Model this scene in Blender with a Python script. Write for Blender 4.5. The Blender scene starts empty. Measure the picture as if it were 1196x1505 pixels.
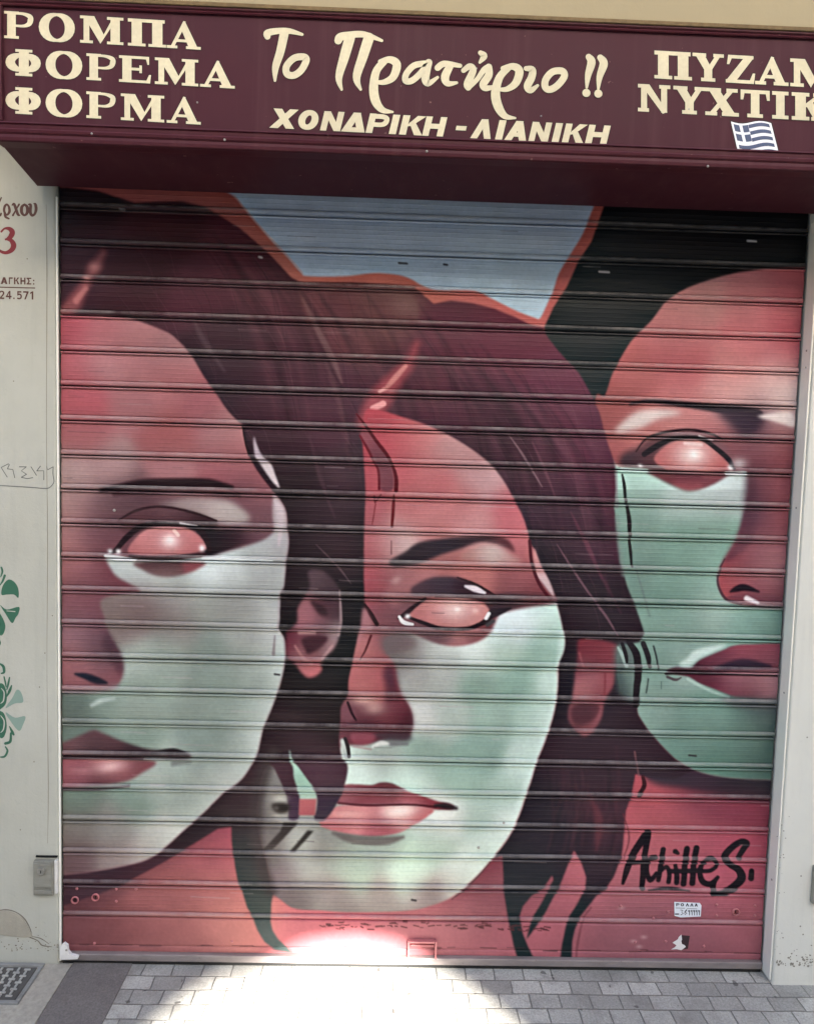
import bpy, bmesh, math, random
import numpy as np
from mathutils import Vector, Matrix

# ---------------------------------------------------------------- camera, world, sun, exposure
scene = bpy.context.scene
COL = scene.collection
F_PX = 1150.0
ZG = 2.402                                                 # height of the mural's top joint above the pavement
RM = np.array([[0.99935743, -0.02839329, -0.02187562], [0.02667096, 0.99679947, -0.07536236], [0.02394539, 0.07473049, 0.99691623]])
CAM = np.array([1.075887, 0.636876, -2.580118])                                        # x, drop below the joint, y
cam_d = bpy.data.cameras.new('camera'); cam = bpy.data.objects.new('camera', cam_d); COL.objects.link(cam)
cam_d.sensor_fit = 'HORIZONTAL'; cam_d.sensor_width = 36.0; cam_d.lens = F_PX / 1196 * 36
cam_d.clip_start = .05; cam_d.clip_end = 500
def to_world(v): return Vector((v[0], v[2], -v[1]))
r_, u_, f_ = to_world(RM[0]), -to_world(RM[1]), to_world(RM[2])
cam.matrix_world = Matrix(((r_.x, u_.x, -f_.x, CAM[0]), (r_.y, u_.y, -f_.y, CAM[2]), (r_.z, u_.z, -f_.z, ZG - CAM[1]), (0, 0, 0, 1)))
scene.camera = cam

SUN_EL, SUN_AZ = math.radians(25), math.radians(12)        # low sun behind the viewer, let through the gap of the added house front
sdir = Vector((math.sin(SUN_AZ) * math.cos(SUN_EL), -math.cos(SUN_AZ) * math.cos(SUN_EL), math.sin(SUN_EL)))
world = bpy.data.worlds.new('World'); scene.world = world; world.use_nodes = True
wn = world.node_tree; wn.nodes.clear()
sky = wn.nodes.new('ShaderNodeTexSky'); sky.sky_type = 'NISHITA'; sky.sun_disc = False
sky.sun_elevation = SUN_EL; sky.sun_rotation = math.pi - SUN_AZ; sky.dust_density = 3.2; sky.air_density = 1.0; sky.ozone_density = 1.0
bg = wn.nodes.new('ShaderNodeBackground'); bg.inputs['Strength'].default_value = .05
wo = wn.nodes.new('ShaderNodeOutputWorld')
wn.links.new(sky.outputs['Color'], bg.inputs['Color']); wn.links.new(bg.outputs['Background'], wo.inputs['Surface'])
sun_d = bpy.data.lights.new('sun', 'SUN'); sun_d.energy = 5.0; sun_d.angle = math.radians(.55); sun_d.color = (1, .95, .86)
sun = bpy.data.objects.new('sun', sun_d); COL.objects.link(sun)
sun.rotation_euler = sdir.to_track_quat('Z', 'Y').to_euler()
scene.view_settings.view_transform = 'Standard'; scene.view_settings.look = 'None'; scene.view_settings.gamma = 1.0
scene.view_settings.use_curve_mapping = False
scene.view_settings.exposure = 3.62
scene.cycles.use_denoising = True

# ---------------------------------------------------------------- measuring the place
SLAT = .112                                                # height of one slat
WID = SLAT * 21.614                                        # width of the opening
WALL_YL = -.022                                            # face of the left pier, nearly flush with the shutter
WALL_Y = -.08                                              # face of the masonry, proud of the shutter
SIGN_Y = -.40                                              # front of the sign box
TVEC = -RM @ CAM
def project(x, d, y):                                      # place -> photo (numpy broadcast)
    c = [RM[i][0] * x + RM[i][1] * d + RM[i][2] * y + TVEC[i] for i in range(3)]
    return F_PX * c[0] / c[2] + 598, F_PX * c[1] / c[2] + 752.5
def on_plane(px, py, y):                                   # a traced outline laid on the upright surface at depth y
    r = RM.T @ np.array([(px - 598) / F_PX, (py - 752.5) / F_PX, 1.0])
    s = (y - CAM[2]) / r[2]; p = CAM + s * r
    return Vector((p[0], y, ZG - p[1]))
def on_ground(px, py, z=0.0):
    r = RM.T @ np.array([(px - 598) / F_PX, (py - 752.5) / F_PX, 1.0])
    s = (ZG - z - CAM[1]) / r[1]; p = CAM + s * r
    return Vector((p[0], p[2], z))

# ---------------------------------------------------------------- helpers
def srgb(r, g, b):
    f = lambda c: (c / 255 / 12.92) if c / 255 <= .04045 else ((c / 255 + .055) / 1.055) ** 2.4
    return (f(r), f(g), f(b), 1)
def material(name, col, rough=.6, spec=.4, metal=0.0):
    m = bpy.data.materials.new(name); m.use_nodes = True
    n = m.node_tree.nodes; b = n['Principled BSDF']
    b.inputs['Base Color'].default_value = col; b.inputs['Roughness'].default_value = rough
    b.inputs['Specular IOR Level'].default_value = spec; b.inputs['Metallic'].default_value = metal
    return m
class NT:
    def __init__(s, m): s.t = m.node_tree; s.b = s.t.nodes['Principled BSDF']
    def new(s, kind, **kw):
        n = s.t.nodes.new(kind)
        for k, v in kw.items():
            if k in n.inputs: n.inputs[k].default_value = v
            else: setattr(n, k, v)
        return n
    def link(s, a, b): s.t.links.new(a, b)
    def coord(s, scale=(1, 1, 1)):
        tc = s.new('ShaderNodeTexCoord'); mp = s.new('ShaderNodeMapping'); mp.inputs['Scale'].default_value = scale
        s.link(tc.outputs['Object'], mp.inputs['Vector']); return mp.outputs['Vector']
    def noise(s, scale, detail=4, rough=.55, stretch=(1, 1, 1)):
        n = s.new('ShaderNodeTexNoise'); n.inputs['Scale'].default_value = scale; n.inputs['Detail'].default_value = detail; n.inputs['Roughness'].default_value = rough
        s.link(s.coord(stretch), n.inputs['Vector']); return n.outputs['Fac']
    def ramp(s, fac, stops):
        r = s.new('ShaderNodeValToRGB'); e = r.color_ramp.elements
        while len(e) < len(stops): e.new(.5)
        for el, (p, c) in zip(e, stops): el.position = p; el.color = c
        s.link(fac, r.inputs['Fac']); return r.outputs['Color']
    def mix(s, fac, a, b, mode='MIX'):
        m = s.new('ShaderNodeMix', data_type='RGBA', blend_type=mode)
        for v, i in ((fac, 0), (a, 6), (b, 7)):
            if hasattr(v, 'links'): s.link(v, m.inputs[i])
            else: m.inputs[i].default_value = v
        return m.outputs[2]
    def bump(s, h, strength, dist, prev=None):
        b = s.new('ShaderNodeBump'); b.inputs['Strength'].default_value = strength; b.inputs['Distance'].default_value = dist
        s.link(h, b.inputs['Height'])
        if prev is not None: s.link(prev, b.inputs['Normal'])
        return b.outputs['Normal']
G = lambda v: (v, v, v, 1)

def obj(name, bm, mats, parent=None, smooth=False):
    me = bpy.data.meshes.new(name)
    if smooth:
        for f in bm.faces: f.smooth = True
    bm.to_mesh(me); bm.free()
    for m in (mats if isinstance(mats, list) else [mats]): me.materials.append(m)
    o = bpy.data.objects.new(name, me); COL.objects.link(o)
    if parent: o.parent = parent
    return o
def thing(name, label, cat, group=None):
    o = bpy.data.objects.new(name, None); COL.objects.link(o); o.empty_display_size = .1
    o['label'] = label; o['category'] = cat
    if group: o['group'] = group
    return o
def tag(o, label, cat, group=None):
    o['label'] = label; o['category'] = cat
    if group: o['group'] = group
    return o
def structure(o): o['kind'] = 'structure'; return o

def box(bm, x0, x1, y0, y1, z0, z1, bev=0.0, mat=0):
    v = [bm.verts.new((x, y, z)) for x in (x0, x1) for y in (y0, y1) for z in (z0, z1)]
    fs = [bm.faces.new([v[i] for i in q]) for q in ((0, 1, 3, 2), (4, 6, 7, 5), (0, 4, 5, 1), (2, 3, 7, 6), (0, 2, 6, 4), (1, 5, 7, 3))]
    for f in fs: f.material_index = mat
    if bev:
        es = {e for f in fs for e in f.edges}
        bmesh.ops.bevel(bm, geom=list(es), offset=bev, segments=2, affect='EDGES', profile=.5)
def prism(bm, pts, off, mat=0):                            # outline pts (Vectors) pushed by off, closed solid
    n = len(pts); a = [bm.verts.new(p) for p in pts]; b = [bm.verts.new(p + off) for p in pts]
    for q in (a, b[::-1]): bm.faces.new(q).material_index = mat
    for i in range(n): bm.faces.new((a[i], b[i], b[(i + 1) % n], a[(i + 1) % n])).material_index = mat
def dome(bm, c, r, h, mat=0, seg=12):                      # a rivet head on an upright face, bulging towards -y
    rings = []
    for k in range(4):
        t = k / 4 * math.pi / 2
        rings.append([bm.verts.new((c.x + r * math.cos(t) * math.cos(a), c.y - h * math.sin(t), c.z + r * math.cos(t) * math.sin(a))) for a in [i / seg * 2 * math.pi for i in range(seg)]])
    top = bm.verts.new((c.x, c.y - h, c.z))
    for k in range(3):
        for i in range(seg): bm.faces.new((rings[k][i], rings[k][(i + 1) % seg], rings[k + 1][(i + 1) % seg], rings[k + 1][i]))
    for i in range(seg): bm.faces.new((rings[3][i], rings[3][(i + 1) % seg], top))
def disc(bm, c, r, y0, y1, mat=0, seg=20):
    prism(bm, [Vector((c.x + r * math.cos(i / seg * 2 * math.pi), y0, c.z + r * math.sin(i / seg * 2 * math.pi))) for i in range(seg)], Vector((0, y1 - y0, 0)), mat)

# ---------------------------------------------------------------- mural paint engine
# The mural is sprayed on the shutter: a numpy canvas in the plane of the shutter, later
# carried as paint colour by the curtain mesh.
CX0, CY0, CX1, CY1 = 76, 256, 1200, 1432
CW, CH = CX1 - CX0, CY1 - CY0
canvas = np.zeros((CH, CW, 3), np.float32)
GY, GX = np.mgrid[0:CH, 0:CW].astype(np.float32)
GX += CX0 + .5; GY += CY0 + .5

def smooth_poly(p, closed=True, n=6):
    p = np.array(p, float); N = len(p); out = []
    for i in range(N if closed else N - 1):
        if closed:
            a, b, c, d = p[i - 1], p[i], p[(i + 1) % N], p[(i + 2) % N]
        else:
            a, b, c, d = p[max(i - 1, 0)], p[i], p[i + 1], p[min(i + 2, N - 1)]
        for k in range(n):
            t = k / n
            out.append(.5 * (2 * b + (c - a) * t + (2 * a - 5 * b + 4 * c - d) * t * t + (3 * b - a - 3 * c + d) * t ** 3))
    if not closed: out.append(p[-1])
    return np.array(out)

def blur(m, r):
    r = int(round(r))
    if r < 1: return m
    for ax in (0, 1):
        for _ in range(2):
            q = np.pad(m, [(r + 1, r) if a == ax else (0, 0) for a in (0, 1)], mode='edge')
            c = np.cumsum(q, axis=ax, dtype=np.float64)
            n = m.shape[ax]
            m = ((c[2 * r + 1:2 * r + 1 + n] - c[:n]) if ax == 0 else (c[:, 2 * r + 1:2 * r + 1 + n] - c[:, :n])) / (2 * r + 1)
    return m.astype(np.float32)

def fill_mask(poly, feather=1.0, smooth=True):
    p = smooth_poly(poly) if smooth else np.array(poly, float)
    m = int(feather * 2 + 3)
    x0 = max(int(p[:, 0].min()) - m, CX0); x1 = min(int(p[:, 0].max()) + m, CX1)
    y0 = max(int(p[:, 1].min()) - m, CY0); y1 = min(int(p[:, 1].max()) + m, CY1)
    S = 3
    w, h = (x1 - x0) * S, (y1 - y0) * S
    d = np.zeros((h, w + 1), np.int32)
    q = (p - [x0, y0]) * S
    for i in range(len(q)):
        (xa, ya), (xb, yb) = q[i], q[(i + 1) % len(q)]
        if ya == yb: continue
        if ya > yb: xa, ya, xb, yb = xb, yb, xa, ya
        r0, r1 = max(int(math.ceil(ya - .5)), 0), min(int(math.ceil(yb - .5)), h)
        if r1 <= r0: continue
        r = np.arange(r0, r1)
        xs = xa + (r + .5 - ya) * (xb - xa) / (yb - ya)
        np.add.at(d, (r, np.clip(np.ceil(xs - .5), 0, w).astype(int)), 1)
    f = (np.cumsum(d, 1)[:, :w] % 2).astype(np.float32)
    f = f.reshape(y1 - y0, S, x1 - x0, S).mean((1, 3))
    return blur(f, feather / 2), (x0, y0, x1, y1)

def field(pts, sig, box):
    x0, y0, x1, y1 = box
    st = 4
    gx, gy = np.meshgrid(np.arange(x0, x1 + st, st, dtype=np.float32), np.arange(y0, y1 + st, st, dtype=np.float32))
    num = np.zeros(gx.shape + (3,), np.float32); den = np.zeros(gx.shape, np.float32)
    for x, y, c in pts:
        r2 = (gx - x) ** 2 + (gy - y) ** 2
        w = np.exp(-r2 / (2 * sig * sig)) + 1e-4 / (1 + r2 / (sig * sig))
        num += w[..., None] * np.array(c, np.float32); den += w
    f = num / den[..., None]
    # bilinear upsample
    yy = (np.arange(y0, y1) - y0) / st; xx = (np.arange(x0, x1) - x0) / st
    iy = yy.astype(int); fy = (yy - iy)[:, None, None].astype(np.float32)
    ix = xx.astype(int); fx = (xx - ix)[None, :, None].astype(np.float32)
    a = f[iy][:, ix]; b = f[iy][:, ix + 1]; c = f[iy + 1][:, ix]; d = f[iy + 1][:, ix + 1]
    return (a * (1 - fx) + b * fx) * (1 - fy) + (c * (1 - fx) + d * fx) * fy

def region(poly, feather, col, sig=26, alpha=1.0, smooth=True, clip=None):
    m, box = fill_mask(poly, feather, smooth)
    x0, y0, x1, y1 = box
    m = m * alpha
    if clip is not None: m = m * clip[y0 - CY0:y1 - CY0, x0 - CX0:x1 - CX0]
    c = field(col, sig, box) if isinstance(col, list) else np.array(col, np.float32)
    s = canvas[y0 - CY0:y1 - CY0, x0 - CX0:x1 - CX0]
    s += (c - s) * m[..., None]
    full = np.zeros((CH, CW), np.float32); full[y0 - CY0:y1 - CY0, x0 - CX0:x1 - CX0] = m
    return full

def stroke(pts, wid, col, feather=2.0, alpha=1.0, smooth=True, clip=None):
    n = len(pts)
    wid = list(wid) if isinstance(wid, (list, tuple)) else [wid] * n
    P = np.array([(x, y, w) for (x, y), w in zip(pts, wid)], float)
    if smooth and n > 2: P = smooth_poly(P, False, 5)
    m = P[:, 2].max() / 2 + feather + 2
    x0 = max(int(P[:, 0].min() - m), CX0); x1 = min(int(P[:, 0].max() + m) + 1, CX1)
    y0 = max(int(P[:, 1].min() - m), CY0); y1 = min(int(P[:, 1].max() + m) + 1, CY1)
    if x1 <= x0 or y1 <= y0: return
    gx = GX[y0 - CY0:y1 - CY0, x0 - CX0:x1 - CX0]; gy = GY[y0 - CY0:y1 - CY0, x0 - CX0:x1 - CX0]
    sd = np.full(gx.shape, 1e9, np.float32)
    for (ax, ay, aw), (bx_, by_, bw) in zip(P[:-1], P[1:]):
        dx, dy = bx_ - ax, by_ - ay
        L = dx * dx + dy * dy + 1e-9
        t = np.clip(((gx - ax) * dx + (gy - ay) * dy) / L, 0, 1)
        sd = np.minimum(sd, np.hypot(gx - ax - t * dx, gy - ay - t * dy) - (aw + (bw - aw) * t) / 2)
    a = np.clip(.5 - sd / max(feather, .8), 0, 1); a = a * a * (3 - 2 * a) * alpha
    if clip is not None: a = a * clip[y0 - CY0:y1 - CY0, x0 - CX0:x1 - CX0]
    s = canvas[y0 - CY0:y1 - CY0, x0 - CX0:x1 - CX0]
    s += (np.array(col, np.float32) - s) * a[..., None]

def blob(cx, cy, rx, ry, col, alpha=1.0, ang=0, clip=None):
    r = max(rx, ry) * 2.2
    x0 = max(int(cx - r), CX0); x1 = min(int(cx + r), CX1); y0 = max(int(cy - r), CY0); y1 = min(int(cy + r), CY1)
    gx = GX[y0 - CY0:y1 - CY0, x0 - CX0:x1 - CX0] - cx; gy = GY[y0 - CY0:y1 - CY0, x0 - CX0:x1 - CX0] - cy
    c, s_ = math.cos(ang), math.sin(ang)
    u = (gx * c + gy * s_) / rx; v = (-gx * s_ + gy * c) / ry
    a = np.exp(-(u * u + v * v) * 1.1) * alpha
    if clip is not None: a = a * clip[y0 - CY0:y1 - CY0, x0 - CX0:x1 - CX0]
    s = canvas[y0 - CY0:y1 - CY0, x0 - CX0:x1 - CX0]
    s += (np.array(col, np.float32) - s) * a[..., None]

def paint_mural():
    # ---- coral ground
    canvas[:] = field([(150,270,(160,70,68)),(300,285,(165,74,70)),(360,310,(172,84,78)),(420,390,(192,104,93)),(560,410,(187,97,87)),(760,460,(196,98,96)),
        (880,310,(178,84,78)),(820,440,(186,92,90)),(100,1330,(110,66,70)),(150,1380,(150,80,80)),(100,1380,(125,68,72)),(250,1300,(160,84,84)),(250,1370,(165,92,90)),(320,1240,(158,66,80)),(340,1320,(188,108,100)),
        (480,1370,(188,92,100)),(700,1330,(130,68,78)),(735,1300,(126,64,74)),(640,1345,(150,82,86)),(700,1380,(178,92,100)),(620,1370,(182,96,104)),(900,1300,(186,88,98)),(800,1390,(180,90,100)),(960,1180,(185,72,82)),(1050,1220,(180,78,92)),(1100,1190,(160,50,72)),
        (960,1240,(190,92,98)),(1000,1280,(188,84,98)),(1090,1280,(184,72,92)),(1000,1350,(168,94,104)),(1000,1400,(148,80,90)),(900,1380,(150,82,92)),(1100,1350,(184,94,104)),(1100,1400,(158,84,94)),(930,1320,(165,98,105))], 40, (CX0, CY0, CX1, CY1))
    # ---- sky patch
    region([(300,250),(313,272),(344,289),(360,308),(382,333),(401,355),(423,378),(443,401),(450,405),(480,406),(513,405),(551,401),(586,404),(606,411),(618,418),(640,426),(694,427),(716,436),(758,457),(785,467),(793,468),(802,451),(813,426),(820,403),(836,376),(856,343),(868,313),(873,298),(876,250)],
        1.5, [(450,290,(166,182,208)),(600,340,(166,184,210)),(600,390,(166,186,210)),(760,440,(172,196,216)),(850,310,(164,178,204))], 60)
    stroke([(344,288),(382,332),(423,376),(444,400)], 3, (205,150,145), 2, .5)
    # ---- black hair of the right-hand woman
    region([(890,250),(888,300),(878,330),(868,356),(850,383),(832,422),(813,452),(800,480),(798,500),(830,560),(880,640),(905,640),(960,560),(1010,500),(1196,460),(1200,250)],
        1.5, [(1000,330,(18,14,17)),(850,450,(34,39,42)),(900,520,(32,40,42)),(1100,380,(16,13,15)),(880,580,(40,42,46)),(940,430,(28,32,35))], 50, smooth=False)
    # shadow under the chin of the right-hand face
    region([(930,1100),(1000,1120),(1150,1130),(1150,1176),(1060,1172),(1000,1160),(950,1146)], 10, [(1000,1140,(62,46,56)),(1100,1165,(50,42,50)),(1130,1150,(52,48,54))], 30)
    region([(985,1165),(1145,1175),(1145,1215),(1040,1205)], 22, (118,50,66), alpha=.6)
    # ---- right-hand face
    F3 = region([(1225,700),(1225,420),(1215,396),(1180,394),(1138,394),(1104,397),(1075,402),(1038,412),(1005,425),(979,442),(956,472),(932,495),(916,518),(899,551),(889,581),(870,620),(870,1000),(930,1030),(937,1049),(952,1073),(972,1096),(992,1116),(1018,1131),(1048,1140),(1090,1145),(1150,1147),(1200,1147),(1220,1130)],
        1.6, [(1030,430,(192,122,120)),(1000,460,(188,112,112)),(1100,430,(194,106,110)),(1150,440,(188,84,95)),(1000,510,(186,96,100)),(1100,500,(200,102,108)),(1160,510,(182,72,86)),
        (1000,540,(182,82,88)),(940,560,(176,88,88)),(1080,545,(206,122,120)),(1150,545,(206,150,148)),(1000,585,(196,112,112)),(1100,580,(216,166,160)),(1160,585,(226,200,196)),(1060,590,(214,150,146)),
        (900,600,(150,72,72)),(910,650,(146,68,72)),(990,620,(196,122,118)),(1040,620,(176,100,102)),(930,640,(196,112,106)),(960,640,(184,104,102)),(1070,650,(140,74,80)),(1110,650,(122,68,78)),(1150,620,(186,140,140)),(1150,650,(140,64,72)),(1100,620,(96,70,84)),(1150,700,(140,66,76)),(1110,700,(106,62,72)),
        (1150,750,(150,70,80)),(1105,750,(82,56,70)),(1150,800,(152,76,86)),(1110,800,(128,68,80)),(1130,830,(190,126,132)),(1085,820,(140,66,76)),(1068,850,(168,78,82)),(1110,850,(142,70,80)),(1140,870,(122,66,76)),
        (950,740,(130,165,150)),(950,1000,(130,165,150))], 22)
    # brow
    stroke([(926,594),(950,590),(980,592),(1030,598),(1080,604),(1112,610)], [3,5,7,10,15,16], (52,36,46), 6, .95, clip=F3)
    region([(1052,604),(1119,608),(1120,622),(1114,634),(1092,642),(1074,625)], 13, (66,48,60), clip=F3)
    region([(903,636),(922,614),(945,603),(985,603),(1000,608),(965,617),(940,630)], 7, (214,190,184), alpha=.95, clip=F3)
    region([(1112,612),(1150,606),(1166,610),(1166,628),(1150,624),(1130,618)], 4, (226,206,202), alpha=.9, clip=F3)
    # socket + lid
    region([(912,686),(914,668),(936,658),(955,644),(985,636),(1014,634),(1041,639),(1062,650),(1080,680),(1078,692),(1030,700),(950,692)], 7, [(930,675,(66,50,58)),(950,660,(110,66,70)),(1000,640,(116,84,92)),(1050,655,(128,80,86)),(1070,680,(120,70,78))], 18)
    stroke([(934,664),(946,648),(960,640),(985,634),(1014,632),(1041,637),(1060,646)], [2,3,4,4,4,4,2], (58,30,38), 2)
    region([(961,672),(977,656),(996,648),(1030,648),(1052,664),(1071,685),(1062,693),(1020,696),(982,691),(966,683)], 2, [(970,670,(186,98,98)),(1020,690,(190,108,106)),(1060,685,(186,96,96)),(1015,665,(206,130,126))], 20)
    blob(1016,670,26,18,(232,205,200),.75); blob(1019,668,9,8,(240,226,222),.8); stroke([(1006,652),(1030,654)], 5, (228,205,202), 4, .6)
    stroke([(946,668),(958,660),(972,652),(990,645),(1012,643),(1032,646),(1052,660),(1070,676),(1077,689)], [8,9,8,6,5,6,7,7,5], (42,28,36), 2.5)
    stroke([(1026,641),(1046,648)], [3,2], (206,180,182), 2, .8)
    # lower lid + nose side + green cheek
    C3 = region([(870,690),(912,688),(952,691),(966,702),(988,715),(1011,723),(1036,716),(1060,704),(1075,697),(1097,697),(1096,735),(1089,765),(1081,792),(1062,824),(1056,838),(1054,853),(1057,868),(1065,880),(1080,887),(1110,891),(1160,893),(1200,895),(1200,1160),(1090,1150),(1048,1144),(1018,1134),(992,1118),(870,1060)],
        3, [(950,715,(168,202,188)),(1000,735,(205,218,213)),(1060,725,(205,218,214)),(1086,715,(180,188,188)),(940,760,(132,168,152)),(1000,775,(126,170,150)),(1060,780,(138,178,158)),(1000,830,(130,172,152)),(930,830,(120,155,140)),(1000,870,(124,166,148)),(1045,850,(150,188,170)),(1045,890,(168,198,182)),
        (1000,930,(136,176,158)),(1100,920,(140,182,166)),(960,960,(128,165,148)),(1010,960,(152,178,166)),(1140,930,(110,148,136)),(950,1050,(140,172,156)),(1030,1070,(126,166,148)),(1100,1080,(108,146,130)),(1050,1120,(98,140,122)),(1130,1120,(84,116,105)),(1000,1100,(112,150,134)),(1130,1050,(86,98,98)),(1140,1090,(78,110,98))], 22, clip=F3)
    x0, y0 = 860 - CX0, 720 - CY0; sub = canvas[y0:, x0:]; sub *= 1 - .10 * C3[y0:, x0:, None]
    region([(950,693),(985,694),(1025,697),(1066,692),(1060,704),(1036,716),(1011,722),(988,714),(966,703)], 3, [(1010,700,(96,50,60)),(1010,715,(160,84,90)),(970,698,(110,60,66)),(1050,704,(128,70,78))], 9)
    blob(1085,682,12,9,(206,196,196),.7); stroke([(1066,696),(1094,696)], 5, (226,236,230), 2.5); stroke([(912,690),(950,692)], [5,4], (206,228,218), 2.5); blob(1072,688,4,4,(240,236,236)); blob(940,685,4,3,(230,230,228),.9)
    region([(1094,700),(1108,700),(1112,740),(1106,790),(1085,815),(1062,826),(1080,794),(1090,760)], 7, (88,56,68), alpha=.65)
    stroke([(1064,822),(1057,838),(1054,854),(1058,869),(1068,882),(1088,888)], [2,3,3.5,4,4,3], (66,44,54), 2, .75)
    stroke([(1073,870),(1082,866),(1094,864),(1114,870)], [3,9,10,3], (44,24,36), 4)
    region([(1068,880),(1090,872),(1150,876),(1160,892),(1100,891)], 5, (112,68,80), alpha=.6)
    stroke([(1097,880),(1112,886)], [8,5], (226,208,212), 4); stroke([(1112,889),(1150,892)], 3, (168,150,154), 3, .7)
    # mouth of the right-hand face
    region([(984,988),(990,980),(1015,980),(1027,970),(1044,962),(1064,954),(1077,949),(1102,947),(1160,950),(1160,994),(1060,992)], 1.8, [(1000,985,(70,38,50)),(1050,970,(110,60,74)),(1100,958,(150,72,86)),(1140,965,(140,72,86)),(1120,985,(120,66,80))], 22)
    stroke([(1050,982),(1090,976),(1130,979)], [3,16,5], (50,36,54), 8, .85)
    region([(998,990),(1012,995),(1027,1004),(1047,1012),(1067,1020),(1087,1025),(1160,1026),(1160,990)], 1.8, [(1030,997,(92,44,58)),(1080,1012,(128,68,82)),(1130,1012,(168,112,120)),(1100,996,(160,96,104)),(1100,1022,(96,54,64))], 18)
    stroke([(978,990),(1010,989),(1060,991),(1150,994)], [4,6,4,3], (48,24,36), 2)
    region([(997,977),(1010,966),(1018,957),(1042,950),(1068,948),(1045,959),(1028,967),(1013,979)], 3, (190,210,200))
    stroke([(1010,998),(1040,1014),(1070,1025)], 4, (176,200,188), 4, .6); stroke([(980,995),(992,999),(1000,996)], [4,4,2], (70,56,60), 2, .8)
    region([(1060,1026),(1160,1028),(1160,1044),(1090,1040)], 8, (84,86,90), alpha=.7)
    # ---- maroon hair of the other two
    H = region([(84,276),(99,276),(143,281),(169,289),(198,298),(232,296),(267,296),(299,304),(321,315),(350,333),(375,354),(401,378),(428,407),(439,413),(449,414),(516,414),(567,417),(608,421),(621,433),(637,447),(662,442),(694,446),(726,454),(758,467),(783,479),(798,482),
        (806,497),(820,515),(850,548),(868,579),(880,605),(892,650),(903,682),(905,720),(902,746),(906,779),(911,825),(921,862),(934,893),(946,928),(940,944),(906,950),(906,985),(911,1013),(934,1030),(937,1050),(952,1073),(972,1096),(992,1116),(1016,1133),(990,1146),(949,1142),(933,1138),
        (927,1172),(919,1192),(916,1232),(913,1260),(901,1290),(891,1306),(877,1316),(864,1332),(852,1348),(844,1365),(840,1382),(839,1407),(823,1408),(825,1387),(831,1360),(838,1344),(848,1328),(860,1306),(861,1290),(854,1268),(843,1250),(836,1268),(828,1288),(822,1304),(810,1324),(800,1344),(788,1360),(773,1380),
        (778,1360),(784,1346),(796,1326),(806,1308),(813,1294),(811,1287),(800,1304),(780,1318),(768,1332),(763,1348),(768,1372),(776,1392),(784,1408),(760,1408),(754,1387),(746,1348),(740,1310),(739,1276),(738,1256),(600,1300),(480,1300),(430,1322),(401,1314),(399,1327),(398,1353),(401,1366),(410,1380),(432,1400),(404,1395),(389,1383),(379,1366),(372,1348),(364,1334),(356,1308),(349,1293),(344,1262),(341,1240),(340,1215),(320,1218),(270,1249),(245,1265),(175,1303),(84,1334)],
        1.6, [(110,300,(40,18,24)),(250,330,(62,26,34)),(120,380,(66,36,46)),(350,360,(80,34,45)),(200,400,(64,34,42)),(300,430,(80,42,54)),(400,430,(84,46,56)),(480,450,(92,52,58)),(560,470,(96,60,62)),(420,520,(68,40,50)),(330,500,(58,38,46)),(330,560,(54,35,44)),(480,600,(74,44,56)),(400,600,(64,38,48)),
        (400,660,(54,33,42)),(430,720,(40,27,33)),(480,760,(52,38,45)),(450,820,(40,30,35)),(520,700,(66,46,54)),(520,800,(52,36,42)),(650,500,(92,48,62)),(740,500,(98,48,64)),(600,560,(80,44,56)),(700,590,(78,44,58)),(820,580,(98,52,70)),(850,650,(92,48,66)),(780,650,(70,42,54)),(730,640,(60,38,48)),(850,760,(62,42,54)),(880,720,(80,44,60)),(890,800,(66,44,56)),
        (820,850,(46,35,43)),(900,880,(42,34,42)),(860,920,(44,32,40)),(830,1000,(40,34,42)),(920,1060,(48,36,44)),(860,1110,(52,38,46)),(860,1150,(54,40,48)),(900,1100,(58,42,50)),(840,1220,(44,38,46)),(885,1200,(76,46,56)),(790,1200,(40,36,44)),(760,1290,(40,40,46)),(870,1270,(58,42,50)),(830,1380,(42,44,48)),(770,1390,(42,44,48)),(800,1340,(50,50,52)),
        (300,1230,(50,38,42)),(220,1278,(74,50,56)),(130,1305,(58,44,52)),(370,1150,(64,48,52)),(345,1180,(54,44,46)),(360,1270,(54,54,54)),(380,1320,(64,68,64)),(400,1385,(86,86,84)),(470,1010,(34,28,30)),(450,1100,(56,40,46)),(400,1090,(46,34,38)),(490,1060,(38,28,30)),(510,900,(34,28,32)),(510,960,(30,28,30)),(480,1140,(78,52,62))], 26, smooth=False)
    # soft lower edge of the jaw shadow on the left
    region([(84,1285),(200,1285),(260,1250),(330,1212),(330,1222),(262,1262),(180,1312),(84,1345)], 16, (92,54,62), alpha=.45)
    # strands and sheen
    canvas[:] = canvas * (1 + H[..., None] * (np.array([1.02, .97, .98]) - 1))
    rng = random.Random(5)
    for k in range(46):                                   # long airbrushed strands, left woman
        t = k / 45; x = 300 + 330 * t + rng.uniform(-20, 20); y = 330 + 130 * t + rng.uniform(0, 60)
        L = rng.uniform(120, 300); c = rng.choice([(104,62,72),(44,24,32),(96,56,64),(36,22,28)])
        stroke([(x, y), (x + .28 * L, y + .45 * L), (x + .4 * L, y + L)], [2, rng.uniform(6, 18), 2], c, 10, rng.uniform(.12, .28), clip=H)
    for k in range(40):                                   # middle woman
        t = k / 39; x = 640 + 190 * t + rng.uniform(-20, 20); y = 470 + 110 * t + rng.uniform(0, 60)
        L = rng.uniform(140, 330); c = rng.choice([(112,66,82),(50,30,40),(104,62,74),(40,26,34)])
        stroke([(x, y), (x + .3 * L, y + .45 * L), (x + .42 * L, y + L)], [2, rng.uniform(5, 14), 2], c, 9, rng.uniform(.12, .28), clip=H)
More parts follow.
